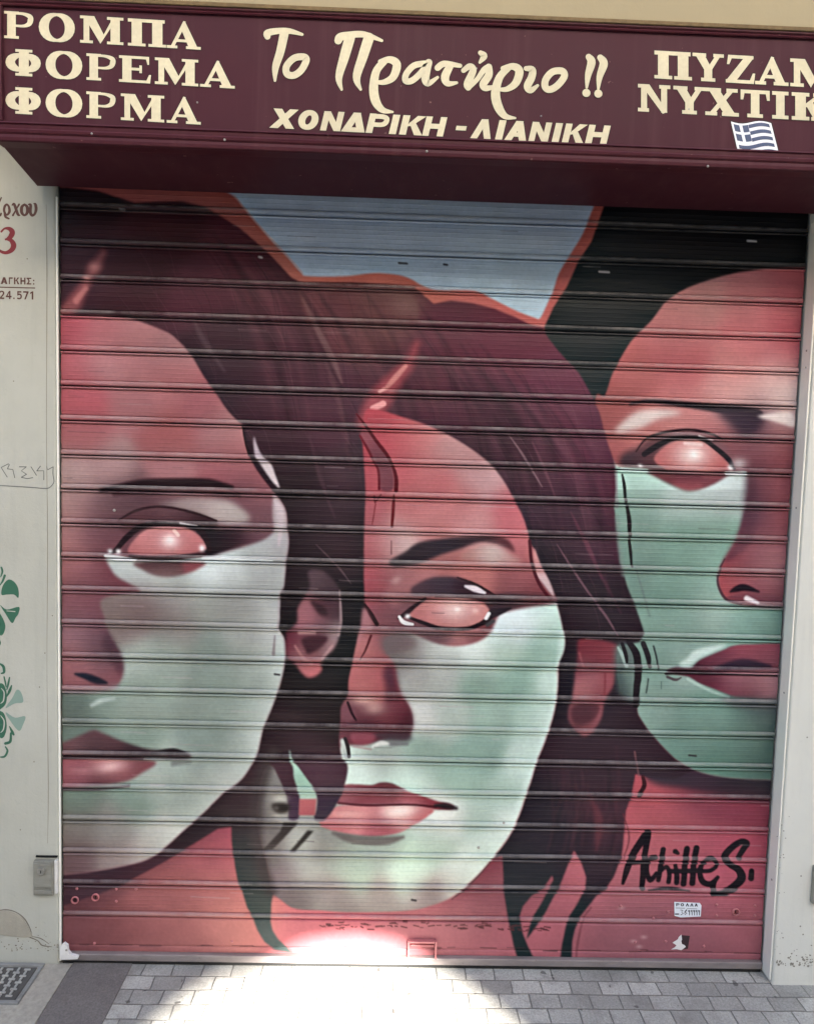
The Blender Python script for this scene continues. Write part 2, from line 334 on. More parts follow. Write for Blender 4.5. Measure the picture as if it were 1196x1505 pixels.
    for k in range(170):                                  # fine single hairs
        if k % 2: x, y, L = rng.uniform(170, 520), rng.uniform(300, 640), rng.uniform(60, 200)
        else: x, y, L = rng.uniform(600, 880), rng.uniform(450, 860), rng.uniform(60, 200)
        c = rng.choice([(128,84,96),(30,18,24),(112,68,80),(24,16,20)])
        stroke([(x, y), (x + .30 * L, y + .45 * L), (x + .42 * L, y + L)], [.8, 1.6, .8], c, 1.6, rng.uniform(.06, .2), clip=H)
    for k in range(26):                                   # lower fall of hair on the right
        x = rng.uniform(800, 905); y = rng.uniform(1085, 1180); L = rng.uniform(60, 140); c = rng.choice([(88,54,62),(30,26,32),(92,50,58)])
        stroke([(x, y), (x + 4, y + .5 * L), (x - 6, y + L)], [2, 6, 2], c, 7, .25, clip=H)
    stroke([(445,440),(470,490),(490,530),(502,562)], [4,9,9,3], (124,88,90), 6, .55, clip=H); stroke([(440,430),(456,470)], [4,10], (112,68,70), 8, .5, clip=H)
    stroke([(478,530),(496,580),(512,650)], [3,8,3], (104,70,76), 6, .4, clip=H)
    blob(596,452,26,16,(128,88,86),.6, clip=H); stroke([(560,430),(600,440),(612,470)], [5,16,8], (118,80,78), 10, .4, clip=H)
    stroke([(285,470),(300,500),(330,545)], [3,9,3], (96,74,80), 7, .5, clip=H)
    stroke([(748,640),(770,672),(796,716)], [1,3.5,1.5], (150,112,120), 2, .55, clip=H); stroke([(782,650),(800,690),(815,730)], [2,4,2], (118,72,86), 4, .5, clip=H)
    stroke([(818,800),(840,835),(862,868),(890,905),(908,935)], [1,3,3,3.5,2], (136,92,104), 2, .6, clip=H); stroke([(838,752),(862,800),(884,850)], [1,6,2], (110,58,76), 5, .6, clip=H)
    stroke([(846,770),(880,840),(912,900)], [2,5,2], (92,52,66), 5, .5, clip=H); stroke([(905,690),(906,745)], [3,4], (128,116,122), 3, .6)
    stroke([(465,800),(496,832),(516,858)], [1,3,1], (120,92,98), 2, .5, clip=H); stroke([(455,640),(470,700),(492,760)], [2,6,2], (86,58,66), 5, .5, clip=H); stroke([(932,1105),(938,1140)], 3, (130,80,84), 2, .6)
    stroke([(868,1170),(880,1210),(876,1250)], [3,14,4], (118,58,66), 10, .5, clip=H)
    # warm glow at the left hairline and the parting
    stroke([(152,372),(140,392),(126,416),(108,446),(92,462)], [8,15,14,22,24], (156,78,82), 16, .85, clip=H)
    blob(139,392,10,8,(196,118,116),.8); blob(128,409,6,5,(206,132,130),.8); stroke([(126,424),(112,442)], [7,9], (196,112,110), 6, .7)
    stroke([(612,505),(600,535),(580,558),(556,590),(540,620)], [6,16,24,34,30], (160,66,76), 18, .9, clip=H)
    stroke([(596,538),(580,556),(566,572)], [6,8,5], (196,116,112), 4, .9); stroke([(558,576),(564,572)], 5, (206,130,128), 3); stroke([(548,600),(563,593)], 9, (222,140,140), 3, .9)
    # ---- left face
    F1P = [(80,462),(150,464),(190,468),(212,474),(232,482),(250,490),(265,503),(281,521),(300,553),(316,575),(335,603),(350,618),(357,624),(359,640),(362,654),(366,667),(374,684),(384,699),(397,716),(402,723),(411,733),(419,746),(422,759),(423,777),(425,798),(421,826),(418,861),(412,874),(411,906),(410,925),(418,938),(421,957),(417,985),(410,1012),(401,1037),(387,1072),(379,1107),(369,1126),(353,1148),(328,1167),(296,1199),(270,1221),(245,1244),(226,1259),(200,1269),(143,1280),(100,1285),(60,1287),(50,1270),(50,900),(50,480),(58,463)]
    F1 = region(F1P, 1.6, [(100,480,(176,72,86)),(150,490,(176,94,102)),(200,490,(168,104,108)),(250,510,(160,104,108)),(110,530,(186,88,98)),(150,530,(184,120,124)),(190,520,(172,104,108)),(250,560,(170,96,100)),(120,580,(178,78,88)),(200,590,(166,98,102)),(300,600,(156,82,90)),(330,630,(166,110,112)),
        (120,640,(166,88,92)),(250,640,(162,82,84)),(340,660,(170,98,102)),(110,692,(174,138,134)),(160,687,(170,126,126)),(250,690,(166,104,108)),(330,690,(152,78,86)),(380,715,(156,84,92)),(100,740,(172,128,124)),(132,740,(152,106,108)),(170,740,(96,66,72)),(200,735,(88,58,64)),
        (105,780,(172,112,112)),(145,780,(122,70,78)),(170,790,(120,70,78)),(110,830,(166,98,100)),(140,850,(120,66,76)),(180,860,(118,68,76)),(110,880,(132,76,84)),(150,900,(120,70,80)),(110,930,(152,102,110)),(150,940,(114,76,86)),(170,950,(84,60,68)),(110,980,(156,92,96)),(160,1000,(140,86,92)),
        (380,750,(118,76,84)),(400,770,(120,80,88)),(390,790,(112,80,86)),(350,730,(104,64,72)),(250,760,(92,60,66)),(165,760,(92,62,68)),(165,775,(100,66,74)),(300,1000,(140,160,150))], 21)
    stroke([(150,720),(175,716),(210,711),(255,710),(306,710),(340,716)], [6,10,14,15,13,6], (44,24,30), 7, .95, clip=F1)
    stroke([(170,724),(230,720),(300,722),(352,728)], [10,8,7,4], (70,42,48), 6, .7, clip=F1)
    region([(232,741),(255,735),(281,731),(331,734),(356,747),(367,760),(356,769),(316,766),(286,754),(250,745)], 8, [(280,738,(156,132,130)),(340,750,(170,152,148)),(240,742,(120,92,94))], 24)
    region([(178,764),(200,750),(230,744),(260,747),(291,755),(320,768),(300,778),(190,784)], 3, [(200,765,(92,56,62)),(260,758,(98,64,70)),(300,770,(60,36,42))], 20)
    stroke([(176,763),(200,750),(230,744),(260,747),(291,755),(318,765)], [2,4,3.5,3.5,4,3], (54,28,34), 2)
    region([(288,774),(320,777),(356,779),(384,783),(390,792),(356,801),(326,812),(304,817),(298,800)], 4, [(310,795,(36,28,34)),(340,790,(58,38,46)),(380,788,(110,76,84))], 18)
    C1 = region([(158,818),(200,822),(299,818),(328,812),(366,801),(391,791),(403,778),(401,760),(402,724),(411,733),(419,746),(422,759),(423,777),(425,798),(421,826),(418,861),(412,874),(411,906),(410,925),(418,938),(421,957),(417,985),(410,1012),(401,1037),(387,1072),(379,1107),(369,1126),(353,1148),(328,1167),(296,1199),(270,1221),(245,1244),(226,1259),(200,1269),(143,1280),(100,1285),(60,1287),(50,1270),(50,1030),(60,1017),(100,1015),(140,1014),(166,1010),(178,1000),(182,985),(180,966),(172,950),(160,928),(153,906),(149,882),(175,873),(207,869),(191,858),(175,849),(165,838)],
        5, [(200,845,(186,190,190)),(250,858,(186,194,192)),(300,845,(205,216,216)),(312,833,(216,226,230)),(340,840,(196,206,206)),(390,830,(166,172,172)),(412,800,(158,150,155)),(390,804,(186,192,196)),(400,860,(166,170,170)),(411,750,(180,160,166)),
        (200,890,(124,100,100)),(240,892,(128,108,108)),(260,878,(150,148,144)),(300,890,(150,155,148)),(168,895,(136,112,110)),(180,920,(134,114,112)),(260,925,(138,130,126)),(340,890,(148,150,147)),(360,930,(165,170,165)),(400,930,(182,184,184)),(250,960,(152,168,158)),(310,960,(134,150,142)),(360,970,(152,162,154)),(405,970,(188,198,194)),(200,970,(172,184,175)),
        (220,1010,(152,172,160)),(345,1035,(142,160,150)),(350,995,(146,162,153)),(325,1078,(136,155,146)),(335,1105,(150,164,156)),(305,1155,(166,176,168)),(375,1000,(160,174,166)),(362,1050,(164,178,170)),(270,1180,(146,162,152)),(330,1000,(136,156,146)),(300,1040,(140,156,146)),(395,1035,(184,194,190)),(374,1080,(192,202,198)),(110,1040,(102,116,108)),(160,1040,(136,156,144)),(200,1040,(152,168,157)),(120,1080,(110,126,116)),(200,1080,(136,157,144)),(300,1090,(132,152,144)),(355,1120,(184,194,188)),(300,1120,(150,166,158)),(250,1130,(166,182,173)),(222,1145,(178,188,180)),
        (330,1150,(188,192,188)),(110,1180,(116,132,119)),(200,1180,(130,153,139)),(280,1180,(152,167,157)),(292,1193,(198,202,196)),(110,1220,(132,120,114)),(170,1215,(146,142,136)),(230,1230,(192,193,185)),(262,1220,(204,204,196)),(110,1268,(114,84,88)),(170,1262,(150,130,127)),(210,1258,(182,167,162))], 19, clip=F1)
    canvas[:] = canvas * (1 - C1[..., None] * np.array([.03, .04, .06]))
    stroke([(404,735),(411,750),(412,775),(410,800)], [3,10,8,4], (188,168,174), 4, .7, clip=F1); stroke([(413,880),(411,930)], 5, (198,200,200), 3, .7, clip=F1); stroke([(404,935),(402,962)], [2,5], (120,100,106), 3, .6, clip=F1)
    # left eye
    region([(188,808),(198,792),(215,778),(240,773),(270,774),(291,785),(303,800),(300,808),(270,814),(225,815),(195,813)], 1.8, [(200,800,(178,98,100)),(250,785,(198,122,122)),(280,800,(186,104,106)),(240,810,(188,106,106)),(220,785,(200,126,126))], 20)
    blob(250,795,15,13,(226,190,188),.95); blob(250,793,7,6,(238,214,210),.7); stroke([(256,779),(262,786)], 5, (226,180,172), 2)
    stroke([(163,813),(172,806),(188,788),(208,773),(235,768),(265,770),(291,775),(304,794),(308,808)], [4,7,9,8,5,5,7,8,7], (48,28,34), 2.4)
    stroke([(266,768),(290,772)], [3,2], (206,190,192), 2, .85); stroke([(192,817),(240,820),(300,815)], [5,6,6], (72,36,44), 2.5)
    stroke([(156,816),(172,819),(200,822)], [4,7,3], (230,226,226), 2); blob(162,810,4,4,(220,216,216)); blob(174,810,4,4,(236,230,230)); blob(297,805,4.5,5,(238,232,234)); stroke([(300,820),(330,821),(400,824)], [6,5,3], (224,232,234), 3, .75)
    region([(200,826),(296,826),(291,836),(271,844),(250,848),(230,846),(213,839)], 4, [(250,830,(84,54,58)),(250,843,(130,100,98)),(285,832,(140,76,82))], 9)
    # nose and mouth of the left face
    region([(160,930),(172,950),(180,966),(182,985),(176,990),(160,965),(150,945)], 7, (82,56,64), alpha=.6)
    stroke([(112,990),(126,993),(142,999),(156,1003)], [3,9,11,5], (46,42,54), 6); region([(86,1008),(130,1010),(172,1004),(160,1016),(86,1020)], 6, (150,122,124), alpha=.6)
    stroke([(136,1036),(150,1029),(168,1026)], [5,7,4], (182,194,186), 7, .7, clip=C1)
    region([(70,1096),(93,1091),(115,1082),(137,1073),(153,1078),(185,1091),(220,1102),(275,1107),(275,1115),(220,1114),(70,1113)], 4, [(100,1098,(116,84,86)),(140,1085,(104,76,78)),(140,1105,(74,48,54)),(220,1108,(70,52,56)),(90,1110,(120,68,74))], 18)
    stroke([(225,1108),(255,1105),(275,1110)], [5,9,3], (44,34,38), 5); stroke([(255,1122),(280,1120)], [8,3], (112,116,112), 7, .7)
    region([(70,1116),(159,1114),(228,1119),(208,1136),(185,1148),(143,1154),(70,1155)], 3, [(100,1125,(158,82,90)),(160,1122,(190,112,112)),(110,1145,(150,84,92)),(180,1140,(136,80,84)),(150,1150,(104,62,68)),(215,1125,(132,78,82))], 16)
    blob(163,1126,22,9,(222,170,166),.85,-.15); blob(120,1132,18,6,(186,116,120),.6); stroke([(86,1113),(140,1112),(210,1115)], [5,3,3], (64,34,40), 2.5, .9); stroke([(80,1159),(140,1159),(190,1154)], [8,6,3], (74,54,58), 5, .8)
    # white sliver and dark line at the temple
    region([(373,641),(378,654),(384,667),(398,682),(404,696),(411,717),(402,710),(391,695),(380,678),(374,667)], 1.3, [(376,655,(176,154,164)),(395,692,(190,170,174)),(405,708,(206,186,190))], 12)
    stroke([(362,655),(368,671),(379,690),(391,706),(402,718)], [3,8,10,9,5], (44,16,32), 1.6, clip=1 - F1); stroke([(357,626),(361,650),(366,668)], 3, (40,20,26), 2)
    # ---- left ear
    region([(453,840),(470,838),(483,845),(492,855),(499,867),(502,887),(502,911),(499,934),(491,954),(480,965),(472,975),(473,984),(464,993),(453,995),(444,989),(433,975),(421,965),(420,934),(422,927),(436,914),(437,895),(443,883),(455,862)],
        3, [(465,850,(80,60,66)),(485,865,(70,52,58)),(455,905,(172,98,108)),(446,890,(132,78,84)),(475,890,(78,46,54)),(492,895,(70,48,55)),(495,930,(142,114,116)),(428,945,(92,40,54)),(462,945,(74,42,50)),(452,968,(150,88,92)),(460,985,(186,92,94)),(482,955,(152,108,110)),(438,955,(150,92,97)),(455,920,(150,88,96)),(470,918,(110,72,80))], 11)
    region([(445,938),(480,936),(475,948),(454,962),(448,954)], 3, (70,38,46)); region([(456,882),(475,890),(482,903),(470,902)], 4, (48,28,34), alpha=.8)
    stroke([(499,868),(501,911),(497,934)], [2,4,4], (156,126,128), 2.5, .8); stroke([(482,958),(474,968),(488,950)], 4, (176,130,130), 3, .7); stroke([(434,950),(446,968),(458,974)], [3,5,5], (176,112,112), 4, .8); stroke([(440,930),(462,930)], 5, (214,160,156), 4, .6)
    # ---- middle face
    F2 = region([(537,604),(556,602),(589,612),(624,623),(662,641),(694,661),(720,682),(739,706),(755,734),(767,757),(775,780),(778,797),(783,805),(792,828),(803,848),(813,871),(820,895),(827,925),(830,941),(828,957),(821,977),(820,1000),(818,1027),(812,1054),(803,1084),(789,1120),(777,1158),(764,1196),(751,1225),(721,1266),(688,1301),(662,1320),(631,1332),(599,1339),(516,1341),(472,1338),(434,1335),(414,1322),(400,1310),
        (396,1290),(390,1260),(382,1230),(378,1200),(380,1170),(384,1145),(394,1126),(412,1130),(440,1150),(478,1150),(504,1155),(504,1127),(500,1106),(498,1090),(500,1062),(502,1037),(511,1020),(512,1000),(517,976),(527,932),(537,900),(535,874),(535,785),(537,725),(535,684),(533,640)],
        2, [(560,620,(182,64,76)),(590,640,(190,80,88)),(620,645,(196,108,110)),(660,660,(186,130,130)),(580,700,(184,82,90)),(640,700,(192,98,102)),(700,690,(180,124,126)),(722,710,(192,146,148)),(600,740,(186,98,100)),(680,740,(192,108,110)),(745,740,(186,84,94)),(620,770,(196,116,116)),(700,770,(206,138,138)),(755,770,(202,104,112)),(590,800,(196,176,170)),(575,785,(190,130,130)),
        (560,800,(180,110,112)),(545,660,(170,62,74)),(545,700,(170,68,78)),(546,760,(166,78,86)),(546,800,(166,72,80)),(550,850,(164,68,78)),(545,875,(166,68,78)),(580,850,(140,82,86)),(560,890,(124,66,74)),(575,900,(112,74,80)),(600,840,(164,94,96)),(640,850,(160,86,86)),(640,825,(170,100,98)),(700,845,(186,104,100)),(760,850,(156,78,82)),(768,820,(182,96,100)),(795,865,(130,62,70)),(760,870,(120,68,74)),
        (540,1000,(178,92,92)),(530,985,(176,90,92)),(565,990,(170,76,82)),(545,960,(172,92,92)),(528,950,(186,112,110)),(560,940,(138,76,82)),(552,915,(130,70,78)),(510,1050,(114,64,72)),(540,1070,(92,44,54))], 18)
    # brow, lid
    region([(572,825),(595,811),(616,797),(654,791),(691,788),(729,788),(748,795),(756,811),(743,806),(710,797),(677,806),(649,815),(618,827),(583,833)], 5, [(600,815,(60,44,50)),(650,803,(58,42,50)),(700,792,(70,46,52)),(745,800,(104,54,60))], 20, clip=F2)
    region([(676,820),(690,806),(710,800),(733,802),(752,815),(766,828),(724,830),(694,826)], 8, [(720,812,(200,170,164)),(690,815,(176,116,110)),(755,824,(190,130,126))], 16)
    region([(566,870),(600,850),(640,836),(640,850),(605,866),(580,890)], 9, (172,104,106), alpha=.6); blob(582,853,9,6,(206,160,158),.5,-.5)
    region([(604,865),(621,854),(642,848),(672,849),(696,858),(715,869),(726,877),(700,882),(655,876),(610,876)], 4, [(640,858,(70,52,62)),(620,868,(90,60,68)),(690,862,(66,40,50)),(710,872,(84,50,58))], 14)
    stroke([(672,849),(696,858),(716,869),(728,876)], [2,4,4,2], (56,28,36), 2); stroke([(684,862),(698,866),(712,872)], [4,9,4], (222,198,204), 3)
    region([(728,874),(800,872),(818,884),(770,892),(748,897),(733,903),(722,900),(714,884)], 5, [(740,885,(86,60,66)),(790,880,(110,66,72)),(725,893,(60,42,50))], 16)
    # green half
    C2 = region([(722,926),(733,903),(747,898),(771,893),(815,886),(840,880),(840,960),(821,977),(820,1000),(818,1027),(812,1054),(803,1084),(789,1120),(777,1158),(764,1196),(751,1225),(721,1266),(688,1301),(662,1320),(631,1332),(599,1339),(516,1345),(400,1345),(360,1300),(360,1120),(400,1115),(470,1150),(504,1152),(504,1127),(500,1100),(519,1096),(548,1092),(571,1086),(598,1086),(605,1070),(605,1052),(600,1037),(588,1018),(582,995),(579,976),(567,960),(566,940),(597,930),(640,944),(672,949),(705,942)],
        5, [(770,910,(216,230,230)),(742,918,(212,224,224)),(800,905,(190,214,204)),(815,930,(170,200,186)),(800,955,(144,180,162)),(700,962,(218,225,217)),(740,960,(172,198,180)),(640,962,(204,208,201)),(612,950,(150,142,137)),(590,950,(114,96,96)),(580,968,(120,106,103)),(620,980,(140,138,132)),(650,978,(176,180,172)),(600,1000,(170,166,160)),(640,1000,(164,170,162)),(700,1000,(130,160,143)),(760,1000,(134,170,152)),(812,1000,(186,210,196)),
        (622,1050,(200,199,192)),(660,1050,(172,187,174)),(720,1050,(150,179,162)),(785,1050,(165,196,178)),(802,1060,(196,214,204)),(560,1110,(152,162,152)),(620,1110,(140,166,150)),(700,1110,(134,166,150)),(775,1130,(188,211,198)),(530,1130,(204,218,206)),(600,1140,(198,218,203)),(680,1150,(150,181,163)),(740,1170,(164,191,175)),(700,1200,(164,186,172)),(750,1205,(204,216,207)),(660,1195,(214,218,208)),(640,1202,(208,208,200)),
        (560,1245,(156,166,153)),(640,1240,(172,192,174)),(720,1245,(196,212,199)),(480,1240,(134,129,122)),(440,1240,(168,168,158)),(395,1240,(112,102,100)),(500,1265,(154,164,149)),(600,1270,(192,217,192)),(520,1290,(174,194,172)),(600,1292,(208,228,208)),(680,1280,(208,222,208)),(450,1285,(168,168,158)),(415,1290,(118,100,102)),(440,1318,(108,88,88)),(500,1318,(150,132,126)),(500,1335,(112,92,92)),(560,1318,(170,158,148)),(560,1335,(124,104,102)),(620,1316,(158,140,134)),(630,1330,(124,98,98)),(668,1306,(176,164,156)),(690,1292,(196,196,184)),
        (405,1170,(156,150,140)),(385,1165,(96,88,86)),(388,1145,(100,94,91)),(412,1140,(134,129,126)),(480,1312,(150,136,131)),(440,1195,(150,145,138)),(385,1200,(92,84,84))], 17, clip=F2)
    stroke([(826,930),(822,975),(814,1035),(800,1082),(775,1150),(748,1220)], 9, (204,222,212), 8, .5, clip=C2)
    # middle eye
    region([(602,905),(616,889),(635,880),(677,879),(705,885),(719,897),(712,910),(686,920),(649,920),(621,912)], 1.8, [(615,902,(176,98,98)),(650,890,(200,128,124)),(690,905,(198,124,120)),(650,912,(188,112,110)),(670,884,(210,154,148))], 18)
    blob(668,896,22,15,(226,184,178),.8); blob(672,895,5,4,(244,220,212),.8); blob(698,897,5,4,(232,186,176),.7)
    stroke([(586,908),(596,901),(608,891),(625,879)], [4,7,6,3], (56,30,38), 2); stroke([(640,877),(700,879),(722,890)], [3,4,4], (84,50,54), 2, .8)
    stroke([(602,907),(625,916),(649,923),(686,923),(711,914),(722,903)], [4,6,5,5,8,9], (52,30,38), 2.2); stroke([(722,902),(735,898),(750,893)], [12,9,3], (52,40,48), 4)
    stroke([(716,918),(724,912)], [6,6], (70,76,78), 4, .8)
    stroke([(587,906),(593,914),(606,917)], [4,6,4], (232,226,226), 2); blob(599,905,4,3.5,(236,232,232)); stroke([(714,908),(718,901)], 5, (242,238,238), 1.6)
    region([(612,931),(640,928),(710,930),(701,942),(672,949),(642,946)], 5, [(650,934,(110,78,82)),(670,944,(168,108,108)),(700,934,(140,88,90))], 10)
    region([(560,935),(590,925),(600,932),(612,948),(590,958),(565,962)], 8, (112,88,90), alpha=.7)
    # nose
    region([(563,984),(579,980),(588,1018),(600,1037),(606,1055),(604,1071),(592,1077),(509,1077),(501,1062),(523,1056),(555,1052),(563,1033),(566,1010)], 7, [(575,995,(92,50,62)),(585,1030,(112,56,66)),(590,1062,(76,34,46)),(570,1050,(120,58,66)),(540,1066,(88,42,52)),(515,1066,(96,52,62))], 14, clip=F2)
    blob(535,1028,20,8,(218,168,156),.7, clip=F2); blob(550,1040,16,10,(214,162,150),.6, clip=F2); blob(530,1008,16,9,(190,106,104),.5, clip=F2)
    stroke([(594,1030),(602,1048),(603,1068)], [4,6,5], (86,52,60), 5, .5)
    region([(502,1040),(513,1036),(522,1056),(506,1060)], 3, (116,66,76)); region([(518,1078),(552,1080),(545,1093),(528,1096),(516,1090)], 4, (138,68,80))
    region([(550,1080),(600,1078),(601,1090),(570,1090)], 6, (70,58,64), alpha=.8); stroke([(548,1098),(560,1093),(572,1094)], [4,7,3], (210,206,200), 4, .8); stroke([(575,1094),(598,1094)], [7,4], (100,96,100), 6, .7); stroke([(520,1098),(545,1102)], 3, (160,120,122), 3, .6)
    # construction lines of the middle face
    region([(529,640),(540,630),(553,648),(569,669),(577,690),(578,719),(559,719),(556,693),(545,668)], 2, [(540,645,(140,66,78)),(565,700,(122,62,72)),(555,670,(116,60,70))], 14)
    stroke([(524,608),(537,625),(553,648),(569,669),(577,685),(582,703),(582,721)], [2,4,5,5,4,6,6], (94,22,34), 1.6); stroke([(579,727),(578,743),(576,773)], [2,5,4], (110,26,38), 1.5); stroke([(575,795),(575,814)], 2, (130,80,84), 1.5)
    stroke([(529,640),(542,663),(549,678),(556,693),(557,719)], [3,4,3,3.5,4], (104,28,42), 1.6); stroke([(550,729),(551,738),(560,727)], 2, (110,36,46), 1.4, smooth=False); stroke([(552,740),(547,770)], [2,1.5], (130,46,56), 1.4)
    stroke([(536,888),(545,902),(554,917)], [4,7,6], (50,22,28), 1.6); stroke([(545,935),(537,956),(529,970)], [4,3,1.5], (92,36,42), 1.4)
    region([(534,892),(543,905),(547,925),(533,932),(526,945),(530,915)], 3, (166,104,110), alpha=.9)
    stroke([(511,1032),(517,1047),(523,1058)], [4,4,3], (52,22,32), 1.4); region([(500,1090),(506,1088),(514,1112),(506,1114)], 2, (176,180,174)); stroke([(507,1086),(511,1098),(513,1112)], [5,6,5], (52,40,44), 1.4)
    # mouth of the middle face
    region([(470,1166),(504,1154),(525,1153),(546,1154),(559,1150),(575,1151),(594,1160),(615,1168),(640,1177),(664,1183),(664,1190),(636,1190),(606,1184),(567,1183),(496,1182)], 2, [(510,1162,(150,80,88)),(567,1157,(84,52,56)),(545,1163,(128,64,72)),(560,1172,(158,78,86)),(600,1172,(176,90,98)),(640,1183,(140,66,74)),(540,1178,(140,64,74))], 14)
    region([(470,1206),(492,1187),(519,1183),(567,1184),(606,1184),(637,1190),(625,1203),(606,1213),(586,1224),(548,1229),(509,1225),(478,1217)], 2.5, [(520,1190,(196,110,112)),(520,1202,(214,140,138)),(586,1195,(220,160,154)),(550,1215,(188,98,106)),(560,1225,(160,82,90)),(500,1214,(190,104,108)),(622,1196,(196,110,112))], 14)
    blob(588,1193,26,9,(240,214,206),.85,-.15); blob(510,1198,26,6,(224,160,154),.6)
    stroke([(498,1181),(540,1184),(600,1183),(640,1186)], [3,4,3,4], (96,40,50), 2.5); stroke([(640,1184),(655,1185),(670,1188)], [4,9,4], (50,40,46), 7); region([(628,1202),(648,1193),(668,1198),(650,1208)], 5, (222,224,215), alpha=.8)
    stroke([(490,1224),(520,1233),(565,1235),(592,1230)], [5,13,13,4], (100,84,82), 7, .75)
    stroke([(402,1108),(386,1138),(377,1180),(378,1230),(386,1275),(398,1308)], [16,22,20,20,20,16], (66,56,56), 16, .85); stroke([(410,1160),(398,1210),(402,1270)], [8,22,14], (112,104,98), 16, .5)
    # strands crossing the left of the mouth
    region([(425,1102),(430,1116),(440,1128),(451,1143),(461,1158),(466,1174),(438,1174),(435,1155),(429,1140),(427,1125)], 1.4, [(430,1120,(160,192,174)),(448,1150,(138,176,154)),(450,1170,(168,184,170))], 14)
    region([(396,1118),(427,1122),(432,1143),(436,1157),(440,1172),(442,1186),(438,1204),(424,1204),(424,1190),(421,1172),(416,1157),(403,1129)], 1.5, [(420,1140,(70,46,54)),(430,1190,(70,50,66))], 20)
    region([(436,1118),(506,1118),(505,1158),(497,1178),(479,1204),(462,1204),(465,1190),(466,1175),(461,1158),(440,1128)], 1.5, [(480,1140,(78,52,62)),(475,1190,(66,48,62))], 20)
    region([(440,1175),(465,1175),(463,1199),(439,1199)], 1.5, [(450,1180,(176,92,94)),(455,1195,(160,76,82))], 10, smooth=False)
    blob(411,1174,12,7,(190,184,170),.8); blob(410,1200,12,7,(168,162,150),.7)
    region([(401,1182),(424,1182),(424,1193),(412,1196),(403,1192)], 3, (46,38,36)); blob(406,1188,5,4,(120,114,108),.5)
    region([(417,1208),(439,1208),(427,1221),(401,1248),(386,1249),(412,1221)], 1.5, (64,56,54), smooth=False); region([(452,1220),(461,1221),(434,1251),(426,1251)], 1.5, (60,54,50), smooth=False)
    # line at the right temple
    region([(784,805),(796,834),(808,857),(814,878),(798,859),(787,841)], 1.5, [(790,825,(200,130,130)),(803,860,(190,160,162))], 14); stroke([(778,795),(780,821),(786,844),(794,862),(808,881)], [5,5,5,5,4], (84,26,40), 1.6)
    # ---- middle ear
    region([(850,941),(870,939),(905,947),(907,963),(905,986),(901,1008),(888,1031),(883,1054),(873,1072),(859,1083),(846,1074),(835,1058),(835,1042),(841,1020),(845,986),(848,963)], 5,
        [(870,950,(110,44,54)),(885,970,(124,54,64)),(860,980,(118,56,66)),(870,1000,(152,82,88)),(892,1000,(150,72,80)),(858,1015,(168,94,98)),(880,1020,(138,64,72)),(860,1048,(74,40,48)),(850,1060,(88,48,56)),(880,1050,(162,82,90)),(860,1076,(156,78,84)),(838,1050,(140,80,86))], 11)
    region([(842,1038),(880,1036),(872,1056),(850,1066),(840,1056)], 5, (72,40,48), alpha=.7); stroke([(889,990),(888,1020)], 3, (124,50,60), 3, .7); stroke([(851,960),(857,980)], 3, (170,86,92), 4, .5)
    # dark strands over the cheek of the right-hand face
    dk = (36,30,36)
    stroke([(914,698),(917,716),(919,740)], [3,5,4], dk, 1.5); stroke([(921,744),(924,765),(925,788)], [5,6.5,5], dk, 1.5); stroke([(924,792),(926,812),(928,833)], [4,5,3], dk, 1.5)
    stroke([(934,836),(944,870),(954,905)], [2,3,3], (96,112,108), 4, .5); stroke([(906,760),(909,800),(916,845)], 7, (112,130,124), 5, .55)
    region([(905,950),(925,948),(933,975),(934,1030),(908,1020),(904,985)], 8, [(912,960,(92,104,100)),(925,1000,(110,135,124)),(908,1005,(60,62,64))], 12)
    stroke([(908,952),(915,965),(920,979)], [3,6,5], (156,176,166), 2.5, .8); stroke([(914,946),(919,962),(921,974)], [5,6,4], dk, 1.5); stroke([(924,944),(934,960),(937,976),(937,994),(935,1010),(934,1036)], [8,11,11,11,10,9], dk, 2); stroke([(945,946),(952,966),(954,980)], [8,8,5], (40,40,44), 2); stroke([(960,950),(965,970),(967,985)], [3,3,2], (60,72,70), 1.5); stroke([(952,998),(949,1018)], 2.5, (70,86,80), 1.6); stroke([(971,1002),(971,1012)], 1.5, (90,116,106), 1.4)
    stroke([(944,1142),(946,1155),(938,1170)], [5,7,6], (70,28,36), 2); stroke([(915,1196),(924,1230),(916,1262)], [2,3,2], (120,52,60), 2, .7)
    # red edge lines beside the strands at the bottom
    stroke([(868,1334),(856,1352),(848,1385),(846,1405)], [3,3,4,3], (128,62,72), 2.5, .7)
    stroke([(720,1268),(690,1301),(664,1321)], [2,3,2], (84,60,64), 2, .6)
    # ---- signature
    ink = (36,22,30)
    def sg(p, w): stroke(p, w, ink, 2, .94)
    sg([(951,1224),(932,1252),(920,1281),(915,1299)], [11,11,9,5]); sg([(952,1226),(948,1250),(945,1277),(943,1305)], [10,9,9,8]); sg([(922,1270),(946,1267)], [6,7])
    sg([(963,1260),(953,1264),(950,1280),(955,1294),(964,1284)], [6,7,7,8,6]); sg([(974,1249),(971,1270),(967,1294)], [8,8,7]); sg([(968,1283),(979,1275),(983,1284),(982,1297)], [5,6,7,7])
    sg([(992,1252),(996,1255)], [8,5]); sg([(992,1272),(994,1286),(994,1298)], [6,8,8]); sg([(1009,1248),(1006,1272),(1004,1300)], [9,9,9]); sg([(1023,1247),(1019,1272),(1017,1299)], [9,9,9])
    sg([(1030,1281),(1044,1280),(1053,1272),(1046,1262),(1035,1266),(1028,1281),(1032,1296),(1044,1300),(1054,1290)], [6,6,6,6,7,8,9,9,6]); sg([(1048,1298),(1047,1314)], [9,8]); sg([(983,1281),(1004,1281),(1030,1280)], 7)
